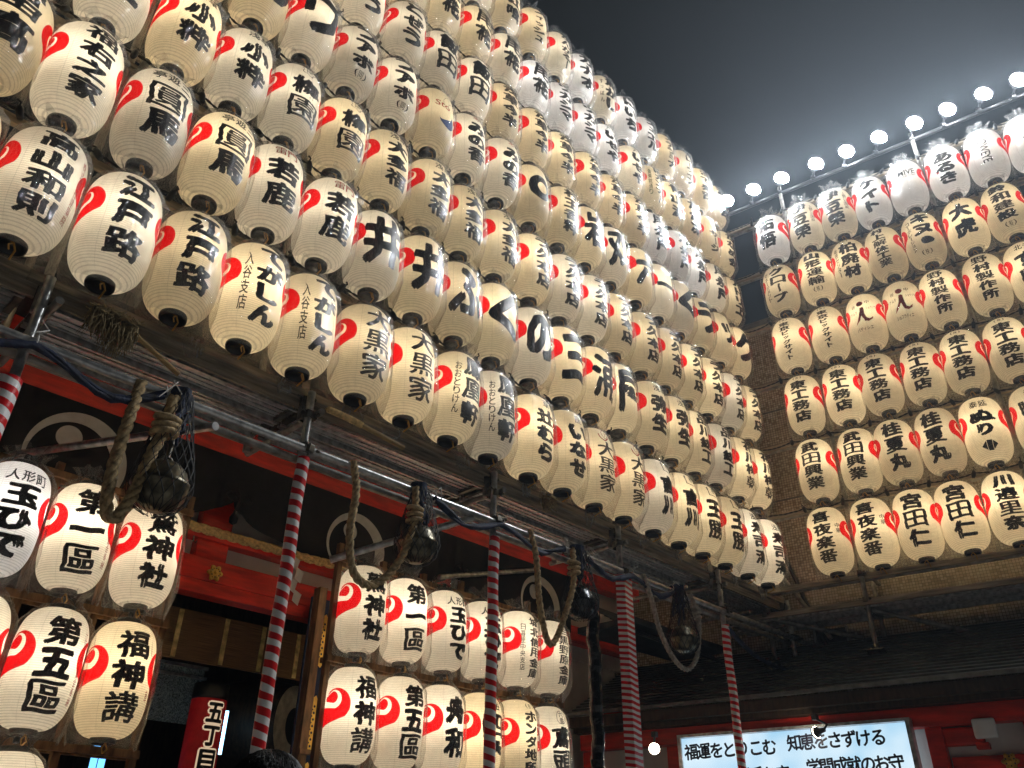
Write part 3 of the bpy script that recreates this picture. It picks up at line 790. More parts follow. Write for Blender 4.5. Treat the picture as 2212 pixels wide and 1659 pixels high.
for side, XS, rows in RACKS:
    for ri, (z, specs) in enumerate(rows):
        for ci, spec in enumerate(specs):
            tone = RTONE.get((side, ri, ci), 'mid')
            sp = '|'.join(q for q in spec.split('|') if q != 'rs:')
            rn = ['top', 'second', 'third'][ri]
            lantern((XS[ci], YR, z), 0.0, sp, tone, lab(tone, sp, f"{rn} shelf of {side} wooden rack, {ORD[ci + 1]} from left"), f'lanterns in the {side} rack',
                    scale=(0.96, 0.96, 0.95), power=BULB * 1.3, rack=True)
    # the wooden rack itself
    x0, x1 = XS[0] - 0.215, XS[-1] + 0.215
    r = empty('lantern_rack', ((x0 + x1) / 2, YR, 0))
    tag(r, f"brown wooden lantern rack standing {'left of the shrine entrance' if side == 'left' else 'right of the shrine entrance'}", 'rack')
    ox = (x0 + x1) / 2
    for k in range(len(XS) + 1):
        x = x0 + 0.43 * k
        MB().box((x - ox, 0.06, 1.85 - (0.04 if k in (1, 2, 4) else 0)), (0.045, 0.045, 3.70), bev=0.004).build('upright', RACKWOOD, r)
    for z in (3.575, 2.825, 2.065, 1.31, 0.45):
        MB().box((0, 0.03, z), (x1 - x0 + 0.05, 0.03, 0.045), bev=0.004).build('shelf_rail', RACKWOOD, r)
        MB().box((0, 0.10, z - 0.01), (x1 - x0 + 0.05, 0.025, 0.04), bev=0.004).build('back_rail', RACKWOOD, r)

# ------------------------------------------------------------------ scaffold of the tall wall
PX = [0.72, 2.27, 3.865, 5.35, 6.92, 8.30]          # uprights
X0, X1 = -1.2, 8.35
sc_ = empty('lantern_scaffold', (PX[0], YA + 0.06, 0))
tag(sc_, 'tall scaffold of weathered rails and pipes carrying the left lantern wall', 'scaffold')
def P_(x, y, z): return (x - PX[0], y - YA - 0.06, z)
railz = [z - 0.412 for z in ZA] + [ZA[-1] + 0.42]
for i, z in enumerate(railz):
    mb = MB()
    x = X0; k = 0
    while x < X1:                                     # butted lengths of timber
        e = min(X1, x + 1.83); mb.bar(P_(x, YA + 0.085 + (k % 2) * 0.004, z + (k % 2) * 0.003), P_(e - 0.004, YA + 0.085 + (k % 2) * 0.004, z), 0.04, 0.05); x = e; k += 1
    mb.build('rail', WOODRAIL, sc_)
for x in PX + [-0.85]:
    top = 9.9
    MB().tube([P_(x, YA + 0.115, 3.86), P_(x, YA + 0.115, top)], 0.0243, 12).build('upright', PIPE_DULL, sc_)
    MB().tube([P_(x, YA + 0.03, 3.45), P_(x, YA + 0.03, 4.03)], 0.0243, 12).build('lower_upright', PIPE, sc_)
    MB().tube([P_(x, YA + 0.75, 3.86), P_(x, YA + 0.75, top)], 0.0243, 12).build('back_upright', PIPE_DULL, sc_)
for x in PX + [-0.85]:
    for z in [3.90, 5.7, 7.5, 9.1]:
        MB().tube([P_(x + 0.06, YA - 0.02, z), P_(x + 0.06, YA + 0.85, z)], 0.0215, 10).build('transom', PIPE_DULL, sc_)
# front bell pipe and back pipe
pipez = 3.64
MB().tube([P_(X0, YA, pipez), P_(X1 + 0.35, YA, pipez - 0.02)], 0.0243, 14).build('bell_pipe', PIPE, sc_)
MB().tube([P_(X0, YA + 0.70, 3.905), P_(X1 + 0.2, YA + 0.70, 3.905)], 0.0243, 12).build('ledger', PIPE_DULL, sc_)
MB().tube([P_(X0, YA + 0.10, 3.60), P_(X1, YA + 0.10, 3.60)], 0.022, 12).build('ledger', PIPE_DULL, sc_)
for z in (6.5, 8.1):
    MB().tube([P_(X0, YA + 0.75, z), P_(X1, YA + 0.75, z)], 0.0243, 10).build('ledger', PIPE_DULL, sc_)
def clamp_mesh():
    mb = MB()
    mb.lathe([(0.030, -0.03), (0.036, -0.028), (0.036, 0.028), (0.030, 0.03)], 14)
    mb.box((0.0, -0.045, 0), (0.05, 0.03, 0.05), bev=0.006)
    mb.box((0.04, -0.02, 0.0), (0.03, 0.05, 0.035), bev=0.005)
    mb.tube([(0.045, -0.06, 0), (0.045, 0.03, 0)], 0.007, 6); mb.lathe([(0, -0.012), (0.012, -0.012), (0.012, 0.012), (0, 0.012)], 6, (0.045, -0.065, 0), rot=Matrix.Rotation(PI / 2, 3, 'X'))
    mb.tube([(-0.03, -0.05, 0.012), (-0.06, -0.05, 0.02)], 0.006, 6)
    return mb.mesh('clamp', CLAMP)
CL = clamp_mesh()
for x in PX[1:]:
    for (dy, z) in ((0.02, pipez), (0.10, 3.98), (0.06, 3.87)):
        o = link('clamp', CL, sc_, P_(x, YA + dy, z)); o.rotation_euler = (rng.uniform(-.3, .3), 0, rng.uniform(-0.4, 0.4))
for a, b in (((1.70, 3.9, 3.56), (1.15, 5.8, 3.80)), ((3.64, 3.9, 3.60), (3.0, 4.62, 3.30)), ((4.95, 5.75, 3.88), (6.32, 5.75, 4.28))):
    MB().tube([P_(*a), P_(*b)], 0.0243, 12).build('brace', PIPE, sc_)
for x in (6.3, 7.4, 8.1):
    MB().tube([P_(x, YA, 3.72), P_(x + 0.05, YA + 0.7, 3.74)], 0.018, 8).build('transom', PIPE_DULL, sc_)
# steel planks of the deck
def plank_mesh(L):
    mb = MB(); w = 0.25
    mb.box((0, 0, 0.02), (L, w, 0.006))
    for k in (-1, 1): mb.box((0, k * w / 2 - k * 0.008, -0.002), (L, 0.016, 0.048), 1)
    for k in range(5): mb.box((0, -0.09 + k * 0.045, 0.013), (L, 0.014, 0.010), 1)
    for k in range(int(L / 0.12)):
        for j in range(4):
            mb.lathe([(0.0, 0.0), (0.007, 0.0), (0.009, 0.003)], 8, (-L / 2 + 0.08 + k * 0.12, -0.068 + j * 0.045, 0.0145), 1)
    for k in (-1, 1): mb.box((k * (L / 2 - 0.02), 0, 0.0), (0.04, w, 0.03), 2)
    return mb.mesh('plank', [PLANK, PIPE, CLAMP])
PLK = plank_mesh(1.80)
wh = ['under the lanterns at the far left', 'beneath the second bay', 'beneath the third bay', 'beneath the fourth bay', 'beneath the fifth bay', 'near the wall corner', 'at the far left']
for j, (y, nm) in enumerate(((YA + 0.26, 'front'), (YA + 0.53, 'rear'))):
    for i in range(-1, 5):
        L_ = PX[i + 1] - PX[i] if i >= 0 else 1.55
        o = link('scaffold_plank', PLK, None, ((PX[i] + PX[i + 1]) / 2 if i >= 0 else -0.1, y, 3.95 + 0.004 * (i % 2)))
        o.scale = ((L_ - 0.03) / 1.80, 1, 1)
        tag(o, f'ribbed steel walkway plank, {nm} row, {ORD[i + 2]} bay from the left, below tall lantern wall', 'plank', 'planks of the walkway')
for x0_, x1_, q in ((-1.2, 0.70, 'left'), (0.705, 2.25, 'second'), (2.255, 3.85, 'third'), (3.855, 5.33, 'fourth'), (5.335, 6.9, 'fifth'), (6.905, 8.3, 'right')):
    o = MB().bar((x0_, YA + 0.112, 3.985 + rng.uniform(-.006, .006)), (x1_ - 0.01, YA + 0.112, 3.985), 0.02, 0.11).build('toe_board', WOODRAIL)
    tag(o, f'dusty wooden toe board along the walkway, {q} length', 'board', 'toe boards under the tall wall')

# tags and scraps of film on the bottom rail are parts of the scaffold
for i in range(14):
    x = 0.95 + i * 0.52 + rng.uniform(-.15, .15); w = rng.uniform(0.09, 0.18)
    mb = MB(); N = 6
    vs = [(x + w * (a / N - .5) + rng.uniform(-.008, .008), YA + 0.03 + 0.012 * math.sin(3 * a + b), 4.05 - rng.uniform(0.10, 0.15) * b / 4 * (1 - 0.5 * abs(a / N - .4))) for a in range(N + 1) for b in range(5)]
    vs = [P_(*v) for v in vs]
    fs = [(a * 5 + b, a * 5 + b + 1, a * 5 + b + 6, a * 5 + b + 5) for a in range(N) for b in range(4)]
    mb.add(vs, fs, 0, True).build('film_scrap', FILM_HAZY, sc_)

# ---- cables with sockets along every row
def cable(name_label, pts3, group, spacing, dz):
    """two twisted leads sagging between the lantern tops"""
    r = empty('lamp_cable', pts3[0]); tag(r, name_label, 'cable', group)
    o = Vector(pts3[0]); mb = MB(); path = []
    for i in range(len(pts3) - 1):
        a, b = Vector(pts3[i]) - o, Vector(pts3[i + 1]) - o
        sag = rng.uniform(0.012, 0.045)
        for k in range(6):
            t = k / 6; p = a.lerp(b, t); p.z -= sag * 4 * t * (1 - t); p += Vector((0, rng.uniform(-.004, .004), rng.uniform(-.004, .004))); path.append(p)
    path.append(Vector(pts3[-1]) - o)
    twisted(mb, path, 0.0085, 2, 0.11, 5)
    mb.build('twisted_lead', CORD, r)
    sk = MB().lathe([(0.0, -0.05), (0.014, -0.05), (0.019, -0.03), (0.021, 0.0), (0.016, 0.022), (0.0, 0.026)], 10)
    sk.tube([(0, 0, 0.02), (0.012, 0.0, 0.045), (-0.004, 0.005, 0.06)], 0.006, 5)
    me = sk.mesh('socket', CORD)
    for p in pts3[1:-1]:
        s_ = link('socket', me, r, Vector(p) - o); s_.rotation_euler = (rng.uniform(-.5, .5), rng.uniform(-.5, .5), 0)
for i, z in enumerate(ZA):
    cs = sorted(TW[i]); c0 = cs[0] - 1
    pts = [(xA(c) + 0.2, YA - 0.035, z + 0.405) for c in range(c0, 18)]
    rn = 'above the ' + ('bottom' if i == 0 else 'top' if i == 6 else ORD[i + 1] + '-lowest') + ' row of the tall wall'
    cable('twisted black lamp cable ' + rn, pts, 'cables on the tall wall', 0.4, 0)

# ------------------------------------------------------------------ scaffold of the right wall
DX = [-0.80, 0.215, 1.855, 3.50]
sb = empty('lantern_scaffold', bp(DX[0], -0.08, 0), 0); sb.rotation_euler = (0, 0, BANG)
tag(sb, 'brown scaffold of rails and posts carrying the right lantern wall', 'scaffold')
def Q_(d, o, z): return (d - DX[0], -(o + 0.08), z)      # local x along the wall, local -y towards the viewer
def roofz(o): return 3.31 - 0.505 * o
for z in [q - 0.40 for q in ZBW] + [8.93]:
    mb = MB()
    cuts = [-1.15, 0.21, 1.85, 3.6]
    for k in range(3): mb.bar(Q_(cuts[k], -0.045, z), Q_(cuts[k + 1] - 0.006, -0.045, z), 0.04, 0.052)
    mb.build('rail', WOODRAIL, sb)
    MB().tube([Q_(-1.25, -0.10, z - 0.02), Q_(3.6, -0.10, z - 0.02)], 0.02, 10).build('ledger', PIPE_DULL, sb)
MB().tube([Q_(-0.95, -0.04, 9.25), Q_(3.6, -0.04, 9.25)], 0.0243, 10).build('lamp_rail', HOUSING, sb)
for d in DX:
    MB().tube([Q_(d, -0.03 if d > 0 else -0.12, roofz(0.0) + 0.01), Q_(d, -0.03 if d > 0 else -0.12, 9.35)], 0.0243, 12).build('upright', PIPE_DULL, sb)
    MB().tube([Q_(d, -0.52, roofz(-0.52)), Q_(d, -0.52, 8.9)], 0.0243, 12).build('back_upright', PIPE_DULL, sb)
    mb = MB(); M_ = Matrix.Rotation(-math.atan(0.505), 3, 'X')
    mb.box(Q_(d, -0.03, roofz(0.0) + 0.014), (0.17, 0.15, 0.016), 0, M_, 0.003); mb.lathe([(0.032, 0), (0.032, 0.09), (0.027, 0.092)], 14, Q_(d, -0.03, roofz(0) + 0.01))
    mb.box(Q_(d - 0.05, -0.03, roofz(0) + 0.05), (0.012, 0.03, 0.07)); mb.build('base_plate', CLAMP, sb)
    for z in (3.83, 4.12, 5.5, 7.1, 8.7): MB().tube([Q_(d + 0.05, 0.0, z), Q_(d + 0.05, -0.56, z)], 0.0215, 8).build('transom', PIPE_DULL, sb)
    for z in (3.83, 4.10): link('clamp', CL, sb, Q_(d, -0.03, z))
MB().bar(Q_(-1.2, 0.0, 3.815), Q_(3.6, 0.0, 3.79), 0.03, 0.055).build('deck_edge', WOODRAIL, sb)
for a, b in (((0.24, -0.06, 3.74), (1.05, -0.5, 3.50)), ((-0.95, -0.14, 4.85), (-0.30, -0.50, 3.62)), ((-0.82, -0.1, 3.82), (0.0, -0.55, 3.60))):
    MB().tube([Q_(*a), Q_(*b)], 0.0243, 10).build('brace', PIPE_DULL, sb)
for j in range(2):
    for k, (a, b) in enumerate(((-1.2, 0.19), (0.21, 1.83), (1.85, 3.5))):
        o = link('scaffold_plank', PLK, None, bp((a + b) / 2, -0.15 - 0.27 * j, 3.79)); o.rotation_euler = (0, 0, BANG); o.scale = ((b - a) / 1.80, 1, 1)
        tag(o, f"dim steel walkway plank under the right wall, {'front' if j == 0 else 'rear'} row, {['left', 'middle', 'right'][k]} length", 'plank', 'planks under the right wall')
for i, z in enumerate(ZBW):
    pts = [bp(dB(c) + 0.2, 0.03, z + 0.395) for c in range(-2, 8)]
    rn = 'above the ' + ('bottom' if i == 0 else 'top' if i == 5 else ORD[i + 1] + '-lowest') + ' row of the right wall'
    cable('twisted black lamp cable ' + rn, pts, 'cables on the right wall', 0.4, 0)

# ---- floodlights along the top of the right wall
LD = [-0.446, -0.073, 0.306, 0.753, 1.135, 1.525, 1.935, 2.302, 2.687, 3.05]
def flood_parts():
    M_ = Matrix.Rotation(PI / 2, 3, 'X')
    h = MB().lathe([(0.0, 0.10), (0.03, 0.10), (0.045, 0.06), (0.086, 0.0), (0.093, -0.02), (0.093, -0.026), (0.090, -0.026), (0.0885, -0.008)], 24, rot=M_.inverted())
    for k in range(8):
        a = 2 * PI * k / 8; h.box((0.052 * math.cos(a), 0.045, 0.052 * math.sin(a)), (0.03, 0.06, 0.006), 0, Matrix.Rotation(-a, 3, 'Y'))
    l_ = MB().lathe([(0.0, -0.002), (0.055, -0.0015), (0.088, -0.001)], 24, rot=M_.inverted())
    b = MB().tube([(0, 0.08, 0), (0, 0.15, -0.02), (0, 0.20, -0.05)], 0.012, 8); b.lathe([(0.034, -0.025), (0.036, 0.0), (0.034, 0.025)], 12, (0, 0.20, -0.05), rot=Matrix.Rotation(PI / 2, 3, 'Y'))
    return h.mesh('housing', HOUSING), l_.mesh('lens', LENS), b.mesh('bracket', HOUSING)
FH, FL_, FB = flood_parts()
for i, d in enumerate(LD):
    r = empty('floodlight', bp(d, 0.16, 9.31), BANG)
    tag(r, f'dazzling white floodlight on top of the right wall, {ORD[i + 1]} from the corner', 'floodlight', 'floodlights along the right wall top')
    r.rotation_euler = (0.0, 0, BANG + 0.50 + rng.uniform(-.04, .04))
    hd = link('housing', FH, r); ln = link('lens', FL_, r); br = link('bracket', FB, r)
    for o in (hd, ln): o.rotation_euler = (R(7) + rng.uniform(-.05, .05), 0, 0)

# ------------------------------------------------------------------ tiled building behind the right wall
tw = empty('tiled_building', bp(0, -0.62, 0), BANG)
tag(tw, 'beige mosaic tiled building rising behind the right lantern wall', 'building')
MB().box((1.2, 3.0, 3.83), (9.4, 6.0, 7.66)).build('wall', TILE, tw)
MB().box((1.2, 2.98, 7.72), (9.5, 6.1, 0.12), bev=0.01).build('coping', CONCRETE, tw)
for z in (5.28, 6.45): MB().box((1.2, -0.004, z), (9.4, 0.012, 0.018)).build('joint', CONCRETE, tw)
wn_ = MB().box((-0.32, -0.012, 3.50), (0.32, 0.024, 0.50), bev=0.004).build('window', HOUSING, tw)
for s_ in (-1, 1): MB().box((-0.32 + s_ * 0.165, -0.02, 3.50), (0.018, 0.04, 0.52)).build('frame', PIPE, wn_)
MB().tube([(-0.78, -0.05, 5.0), (-0.30, -0.05, 3.3)], 0.022, 8).build('drain_pipe', BLACKP, tw)

# ---- low red hall under it: roof, fascia, sign
lh = empty('amulet_hall', bp(0, 0.45, 0), BANG)
tag(lh, 'low red hall with a dark sloping roof below the right wall', 'building')
def H_(d, o, z): return (d, -(o - 0.45), z)
D0, D1 = -2.75, 5.5
mb = MB(); n = 17
for k in range(n):                                          # overlapping courses of the roof
    oa, ob = -0.64 + 1.42 * k / n, -0.64 + 1.42 * (k + 1) / n
    za, zb = roofz(oa) - 0.012, roofz(ob) + 0.004
    mb.add([H_(D0, oa, za), H_(D1, oa, za), H_(D1, ob, zb), H_(D0, ob, zb), H_(D0, ob, zb - 0.016), H_(D1, ob, zb - 0.016)], [(0, 3, 2, 1), (3, 4, 5, 2)])
mb.build('roof', ROOFM, lh)
mb = MB(); mb.box(H_((D0 + D1) / 2, 0.785, roofz(0.785) - 0.012), (D1 - D0, 0.02, 0.035))
mb.build('eave_trim', EAVE, lh)
mb = MB(); mb.box(H_((D0 + D1) / 2, 0.70, 2.825), (D1 - D0, 0.12, 0.10)); mb.box(H_((D0 + D1) / 2, 0.62, 2.755), (D1 - D0, 0.12, 0.05))
mb.build('fascia', DARKWOOD, lh)
MB().box(H_((D0 + D1) / 2, 0.47, 2.655), (D1 - D0, 0.16, 0.15), bev=0.008).build('red_beam', REDP, lh)
MB().box(H_((D0 + D1) / 2, 0.30, 1.35), (D1 - D0, 0.10, 2.5)).build('wall', WHITE, lh)
for d in (-2.70, -1.75, 0.62, 1.35):
    MB().box(H_(d, 0.40, 1.29), (0.13, 0.14, 2.575), bev=0.008).build('post', REDP, lh)
for a, b, z in ((-2.62, -1.83, 2.22), (0.70, 1.28, 2.30), (1.43, 3.5, 2.36)):
    MB().box(H_((a + b) / 2, 0.375, z), (b - a, 0.06, 0.10), bev=0.006).build('tie_beam', REDP, lh)
mb = MB(); mb.box(H_(0.83, 0.40, 2.50), (0.30, 0.10, 0.14), bev=0.02); mb.box(H_(0.96, 0.42, 2.42), (0.10, 0.09, 0.05), bev=0.01)
mb.build('bracket_arm', REDP, lh)
MB().box(H_(1.02, 0.575, 2.53), (0.17, 0.05, 0.15), bev=0.02).build('beam_end_cap', PLASTER_D, lh)
def gilt_flower(r_, th):
    mb = MB(); n = 48
    f = lambda a: r_ * (0.86 + 0.14 * math.cos(6 * a))
    vs = [(f(2 * PI * k / n) * math.cos(2 * PI * k / n), -th, f(2 * PI * k / n) * math.sin(2 * PI * k / n)) for k in range(n)] + [(x * 1.08, 0, z * 1.08) for x, _, z in [(f(2 * PI * k / n) * math.cos(2 * PI * k / n), 0, f(2 * PI * k / n) * math.sin(2 * PI * k / n)) for k in range(n)]] + [(0, -th * 1.25, 0)]
    fs = [(k, (k + 1) % n, n + (k + 1) % n, n + k) for k in range(n)] + [(k, 2 * n, (k + 1) % n) for k in range(n)]
    mb.add(vs, fs, 0)
    Mx = Matrix.Rotation(PI / 2, 3, 'X')
    mb.lathe([(0.0, 0.018), (r_ * 0.12, 0.015), (r_ * 0.2, 0.006), (r_ * 0.24, 0.0)], 14, (0, -th, 0), rot=Mx)
    for k in range(6):
        a = 2 * PI * (k + .5) / 6
        mb.lathe([(0.0, 0.004), (r_ * 0.10, 0.003)], 10, (r_ * 0.55 * math.cos(a), -th, r_ * 0.55 * math.sin(a)), 1, rot=Mx)
        a = 2 * PI * k / 6
        mb.lathe([(0.0, 0.012), (r_ * 0.13, 0.004), (r_ * 0.15, 0.0)], 10, (r_ * 0.62 * math.cos(a), -th, r_ * 0.62 * math.sin(a)), 0, rot=Mx)
    return mb.mesh('gilt_crest', [GOLD, BLACKP])
o = link('gilt_crest', gilt_flower(0.062, 0.012), lh, H_(1.13, 0.50, 2.29))

# the backlit sign board
sgn = empty('sign_board', bp(-0.56, 0.60, 2.0), BANG)
tag(sgn, 'bright white backlit sign board with black Japanese writing on the low hall', 'sign')
def sign_material():
    m = bpy.data.materials.new('backlit_acrylic'); m.use_nodes = True; nt = m.node_tree; nt.nodes.clear(); x = NX(nt)
    e = nt.nodes.new('ShaderNodeEmission'); out = nt.nodes.new('ShaderNodeOutputMaterial'); tc = nt.nodes.new('ShaderNodeTexCoord')
    t = nt.nodes.new('ShaderNodeTexNoise'); t.inputs['Scale'].default_value = 2.2; nt.links.new(tc.outputs['Object'], t.inputs['Vector'])
    c = x.mix(x.m('MULTIPLY_ADD', t.outputs['Fac'], 2.4, -0.75, clamp=True), (0.34, 0.63, 0.86), (0.84, 0.95, 1.0))
    nt.links.new(c, e.inputs[0]); e.inputs[1].default_value = 1.05; nt.links.new(e.outputs[0], out.inputs[0]); return m
MB().box((0, 0.0, 0.30), (2.02, 0.10, 0.62), bev=0.004).build('panel', sign_material(), sgn)
mb = MB()
mb.box((1.03, 0.0, 0.30), (0.035, 0.13, 0.68)); mb.box((-1.03, 0.0, 0.30), (0.035, 0.13, 0.68)); mb.box((0, 0, 0.632), (2.10, 0.12, 0.025)); mb.box((0, 0, -0.03), (2.10, 0.12, 0.025))
mb.build('frame', PIPE, sgn)
SIGNINK = mat('sign_ink', (0.012, 0.014, 0.035), 0.6, bump=0)
def flat_text(text, x, z, h, w, parent, m, y=-0.053, bold=0.02, name='lettering'):
    mb = MB()
    for i, ch in enumerate(text):
        g = glyph(ch, bold if 0 else 0.006, 3)
        if g is None: continue
        V, F, (gw, gh), (mx, my) = g
        s_ = h
        for (ox, oz) in ((bold, 0), (-bold, 0), (0, bold), (0, -bold)):
            mb.add([(x + i * w + (p[0] - mx) * s_ * 0.98 + ox * s_, y - 0.0004 * (ox > 0) - 0.0002 * (oz > 0) - 0.0003 * (oz < 0), z + (p[1] - 0.38) * s_ + oz * s_ + (p[0] - mx) * s_ * 0.06) for p in V], F)
    return mb.build(name, m, parent)
flat_text('福運をとりこむ', -0.92, 0.49, 0.145, 0.126, sgn, SIGNINK, bold=0.024)
flat_text('かっこめ熊手お守', -0.90, 0.27, 0.135, 0.118, sgn, SIGNINK, bold=0.024)
flat_text('知恵をさずける', 0.06, 0.51, 0.140, 0.119, sgn, SIGNINK, bold=0.024)
flat_text('学問成就のお守', 0.20, 0.31, 0.135, 0.113, sgn, SIGNINK, bold=0.024)

# clip lamps by the sign
def clip_lamp(loc, aim, label, lit):
    r = empty('clip_lamp', loc); tag(r, label, 'lamp', 'lamps over the sign')
    d = Vector(aim).normalized(); q = d.to_track_quat('Z', 'Y').to_matrix()
    MB().lathe([(0.0, -0.075), (0.018, -0.075), (0.022, -0.03), (0.042, 0.0), (0.052, 0.03), (0.050, 0.031)], 20, rot=q).build('reflector', HOUSING, r)
    MB().lathe([(0.0, 0.045), (0.025, 0.042), (0.043, 0.028), (0.049, 0.012)], 20, rot=q).build('bulb', BULBM, r)
    mb = MB(); mb.tube([-d * 0.07, -d * 0.11 + Vector((0, 0, 0.03)), Vector((0.06, 0.03, 0.12))], 0.010, 8); mb.box((0.07, 0.035, 0.13), (0.05, 0.05, 0.05), bev=0.006)
    mb.build('clip', HOUSING, r)
clip_lamp(bp(-1.70, 0.98, 2.50), (-0.75, -0.5, -0.25), 'glowing round clip lamp left of the white sign', True)
clip_lamp(bp(-0.23, 0.82, 2.56), BD * -0.8 + BN * -0.35 + Vector((0, 0, -0.12)), 'black clip lamp shining along the red beam above the white sign', True)

# ------------------------------------------------------------------ shrine hall (behind the tall wall)
sh = empty('shrine_hall', (3.0, 6.0, 0))
tag(sh, 'vermilion shrine hall with white plaster panels behind the lantern racks', 'building')
def S_(x, y, z): return (x - 3.0, y - 6.0, z)
XL, XR = -2.5, 8.2
MB().box(S_((XL + 8.45) / 2, 5.93, 4.62), (8.45 - XL, 0.16, 0.49), bev=0.01).build('eave_beam', REDP, sh)
mb = MB(); mb.box(S_((XL + XR) / 2, 6.03, 3.745), (XR - XL, 0.12, 0.075), bev=0.006)
mb.build('upper_beam', REDP, sh)
mb = MB(); mb.box(S_((XL + 4.3) / 2, 6.05, 3.475), (4.3 - XL, 0.16, 0.175), bev=0.01); mb.box(S_((XL + 4.3) / 2, 6.04, 3.333), (4.3 - XL, 0.15, 0.098), bev=0.006)
mb.build('lintel', REDP, sh)
MB().box(S_((XL + XR) / 2, 6.14, 4.08), (XR - XL, 0.08, 1.05)).build('plaster_panel', WHITE, sh)
for x in (0.35, 2.81, 5.2):
    MB().box(S_(x, 6.06, 3.99), (0.26, 0.12, 0.86), bev=0.008).build('bracket_post', REDP, sh)
for x in (0.5, 4.0, 6.2, 8.0):
    MB().lathe([(0.14, 0.0), (0.14, 3.28)], 24, S_(x, 6.12, 0.0)).build('pillar', DARKWOOD if x in (0.5, 4.0) else REDP, sh)
mb = MB(); mb.box(S_(6.25, 6.02, 3.80), (3.9, 0.14, 0.17), bev=0.01); mb.build('side_beam', REDP, sh)
MB().box(S_(6.3, 6.16, 1.85), (3.6, 0.06, 3.7)).build('side_wall', WHITE, sh)
MB().box(S_(-0.9, 6.3, 1.75), (2.9, 0.06, 3.5)).build('side_wall', DARKWOOD, sh)
MB().box(S_(2.2, 9.2, 2.2), (9.0, 0.1, 4.4)).build('inner_wall', DARKWOOD, sh)
MB().box(S_(2.2, 7.6, 4.2), (9.0, 3.3, 0.06)).build('ceiling', DARKWOOD, sh)
MB().box(S_(2.2, 7.6, 0.62), (9.0, 3.2, 0.12)).build('floor_deck', DARKWOOD, sh)
mb = MB()                                                   # big dark roof above the beam
for k in range(10):
    a, b = k / 10, (k + 1) / 10
    ya, yb = 5.15 + 4.2 * a, 5.15 + 4.2 * b; za, zb = 4.95 + 3.4 * a ** 1.25, 4.95 + 3.4 * b ** 1.25
    mb.add([S_(XL, ya, za), S_(8.3, ya, za), S_(8.3, yb, zb - 0.02), S_(XL, yb, zb - 0.02), S_(XL, ya, za - 0.09), S_(8.3, ya, za - 0.09)], [(0, 1, 2, 3), (0, 4, 5, 1)])
mb.add([S_(XL, 5.15, 4.86), S_(8.3, 5.15, 4.86), S_(8.3, 9.3, 4.95), S_(XL, 9.3, 4.95)], [(0, 3, 2, 1)])
mb.build('roof', ROOFM, sh)
link('gilt_crest', gilt_flower(0.062, 0.014), sh, S_(2.85, 5.965, 3.46))
# lean-to roof joining the two halls
mb = MB()
for k in range(12):
    a, b = k / 12, (k + 1) / 12
    mb.add([S_(6.55, 5.45 - 0.8 * a, 3.97 - 0.50 * a), S_(8.25, 5.45 - 0.8 * a, 3.94 - 0.50 * a), S_(8.25, 5.45 - 0.8 * b, 3.945 - 0.50 * b), S_(6.55, 5.45 - 0.8 * b, 3.975 - 0.50 * b),
            S_(6.55, 5.45 - 0.8 * b, 3.96 - 0.50 * b), S_(8.25, 5.45 - 0.8 * b, 3.93 - 0.50 * b)], [(0, 3, 2, 1), (3, 4, 5, 2)])
mb.box(S_(7.4, 5.05, 3.62), (1.7, 0.7, 0.06))
mb.build('side_roof', ROOFM, sh)
# small hooks on the beam
mb = MB()
for x in (2.62, 3.42): mb.tube([S_(x, 5.96, 3.70), S_(x, 5.95, 3.655), S_(x + 0.02, 5.95, 3.645), S_(x + 0.025, 5.95, 3.665)], 0.006, 6)
mb.build('hooks', CLAMP, sh)

# festoon curtain with white crests
cu_ = empty('black_curtain', (2.82, 5.82, 4.45)); tag(cu_, 'black festoon curtain with white comma crests under the red eave beam', 'curtain')
mb = MB(); nx, nz = 150, 14; xs_, xe_ = -2.0, 7.0
TIES = [0.40, 2.82, 5.24]
def zbot(x):
    d = min(abs(x - t) for t in TIES)
    return 3.76 + 0.23 * math.exp(-(d / 0.26) ** 1.2)
def cy_(x, t):
    d = min((x - q for q in TIES), key=abs)
    return 5.84 + 0.025 * math.sin(x * 11) * t + 0.05 * math.exp(-(d / 0.12) ** 2) * t * math.sin(d * 60)
vs = []
for i in range(nx + 1):
    x = xs_ + (xe_ - xs_) * i / nx
    for j in range(nz + 1):
        t = j / nz; vs.append((x - 2.82, cy_(x, t) - 5.82, 4.378 + (zbot(x) - 4.378) * t - 4.45))
fs = [(i * (nz + 1) + j, i * (nz + 1) + j + 1, (i + 1) * (nz + 1) + j + 1, (i + 1) * (nz + 1) + j) for i in range(nx) for j in range(nz)]
mb.add(vs, fs, 0, True).build('cloth', BLACKCLOTH, cu_)
def tomoe(cx, cz, r_):
    mb = MB()
    ring = outline('tomo', [circ(0, 0, 0.5, 60), circ(-0.055, -0.03, 0.405, 60)], 10)
    ball = outline('tball', [circ(-0.13, 0.20, 0.125, 40)], 4)
    for g in (ring, ball):
        V, F, _, _m = g
        mb.add([(cx + p[0] * 2 * r_, -0.0, max(3.77, cz + p[1] * 2 * r_)) for p in V], F)
    mb.v = [(x - 2.82, cy_(x, max(0, min(1, (4.378 - z) / 0.62))) - 5.82 - 0.012, z - 4.45) for x, _, z in mb.v]
    mb.build('white_crest', CRESTW, cu_)
tomoe(1.61, 3.95, 0.35); tomoe(4.03, 3.95, 0.31); tomoe(6.45, 3.95, 0.31)
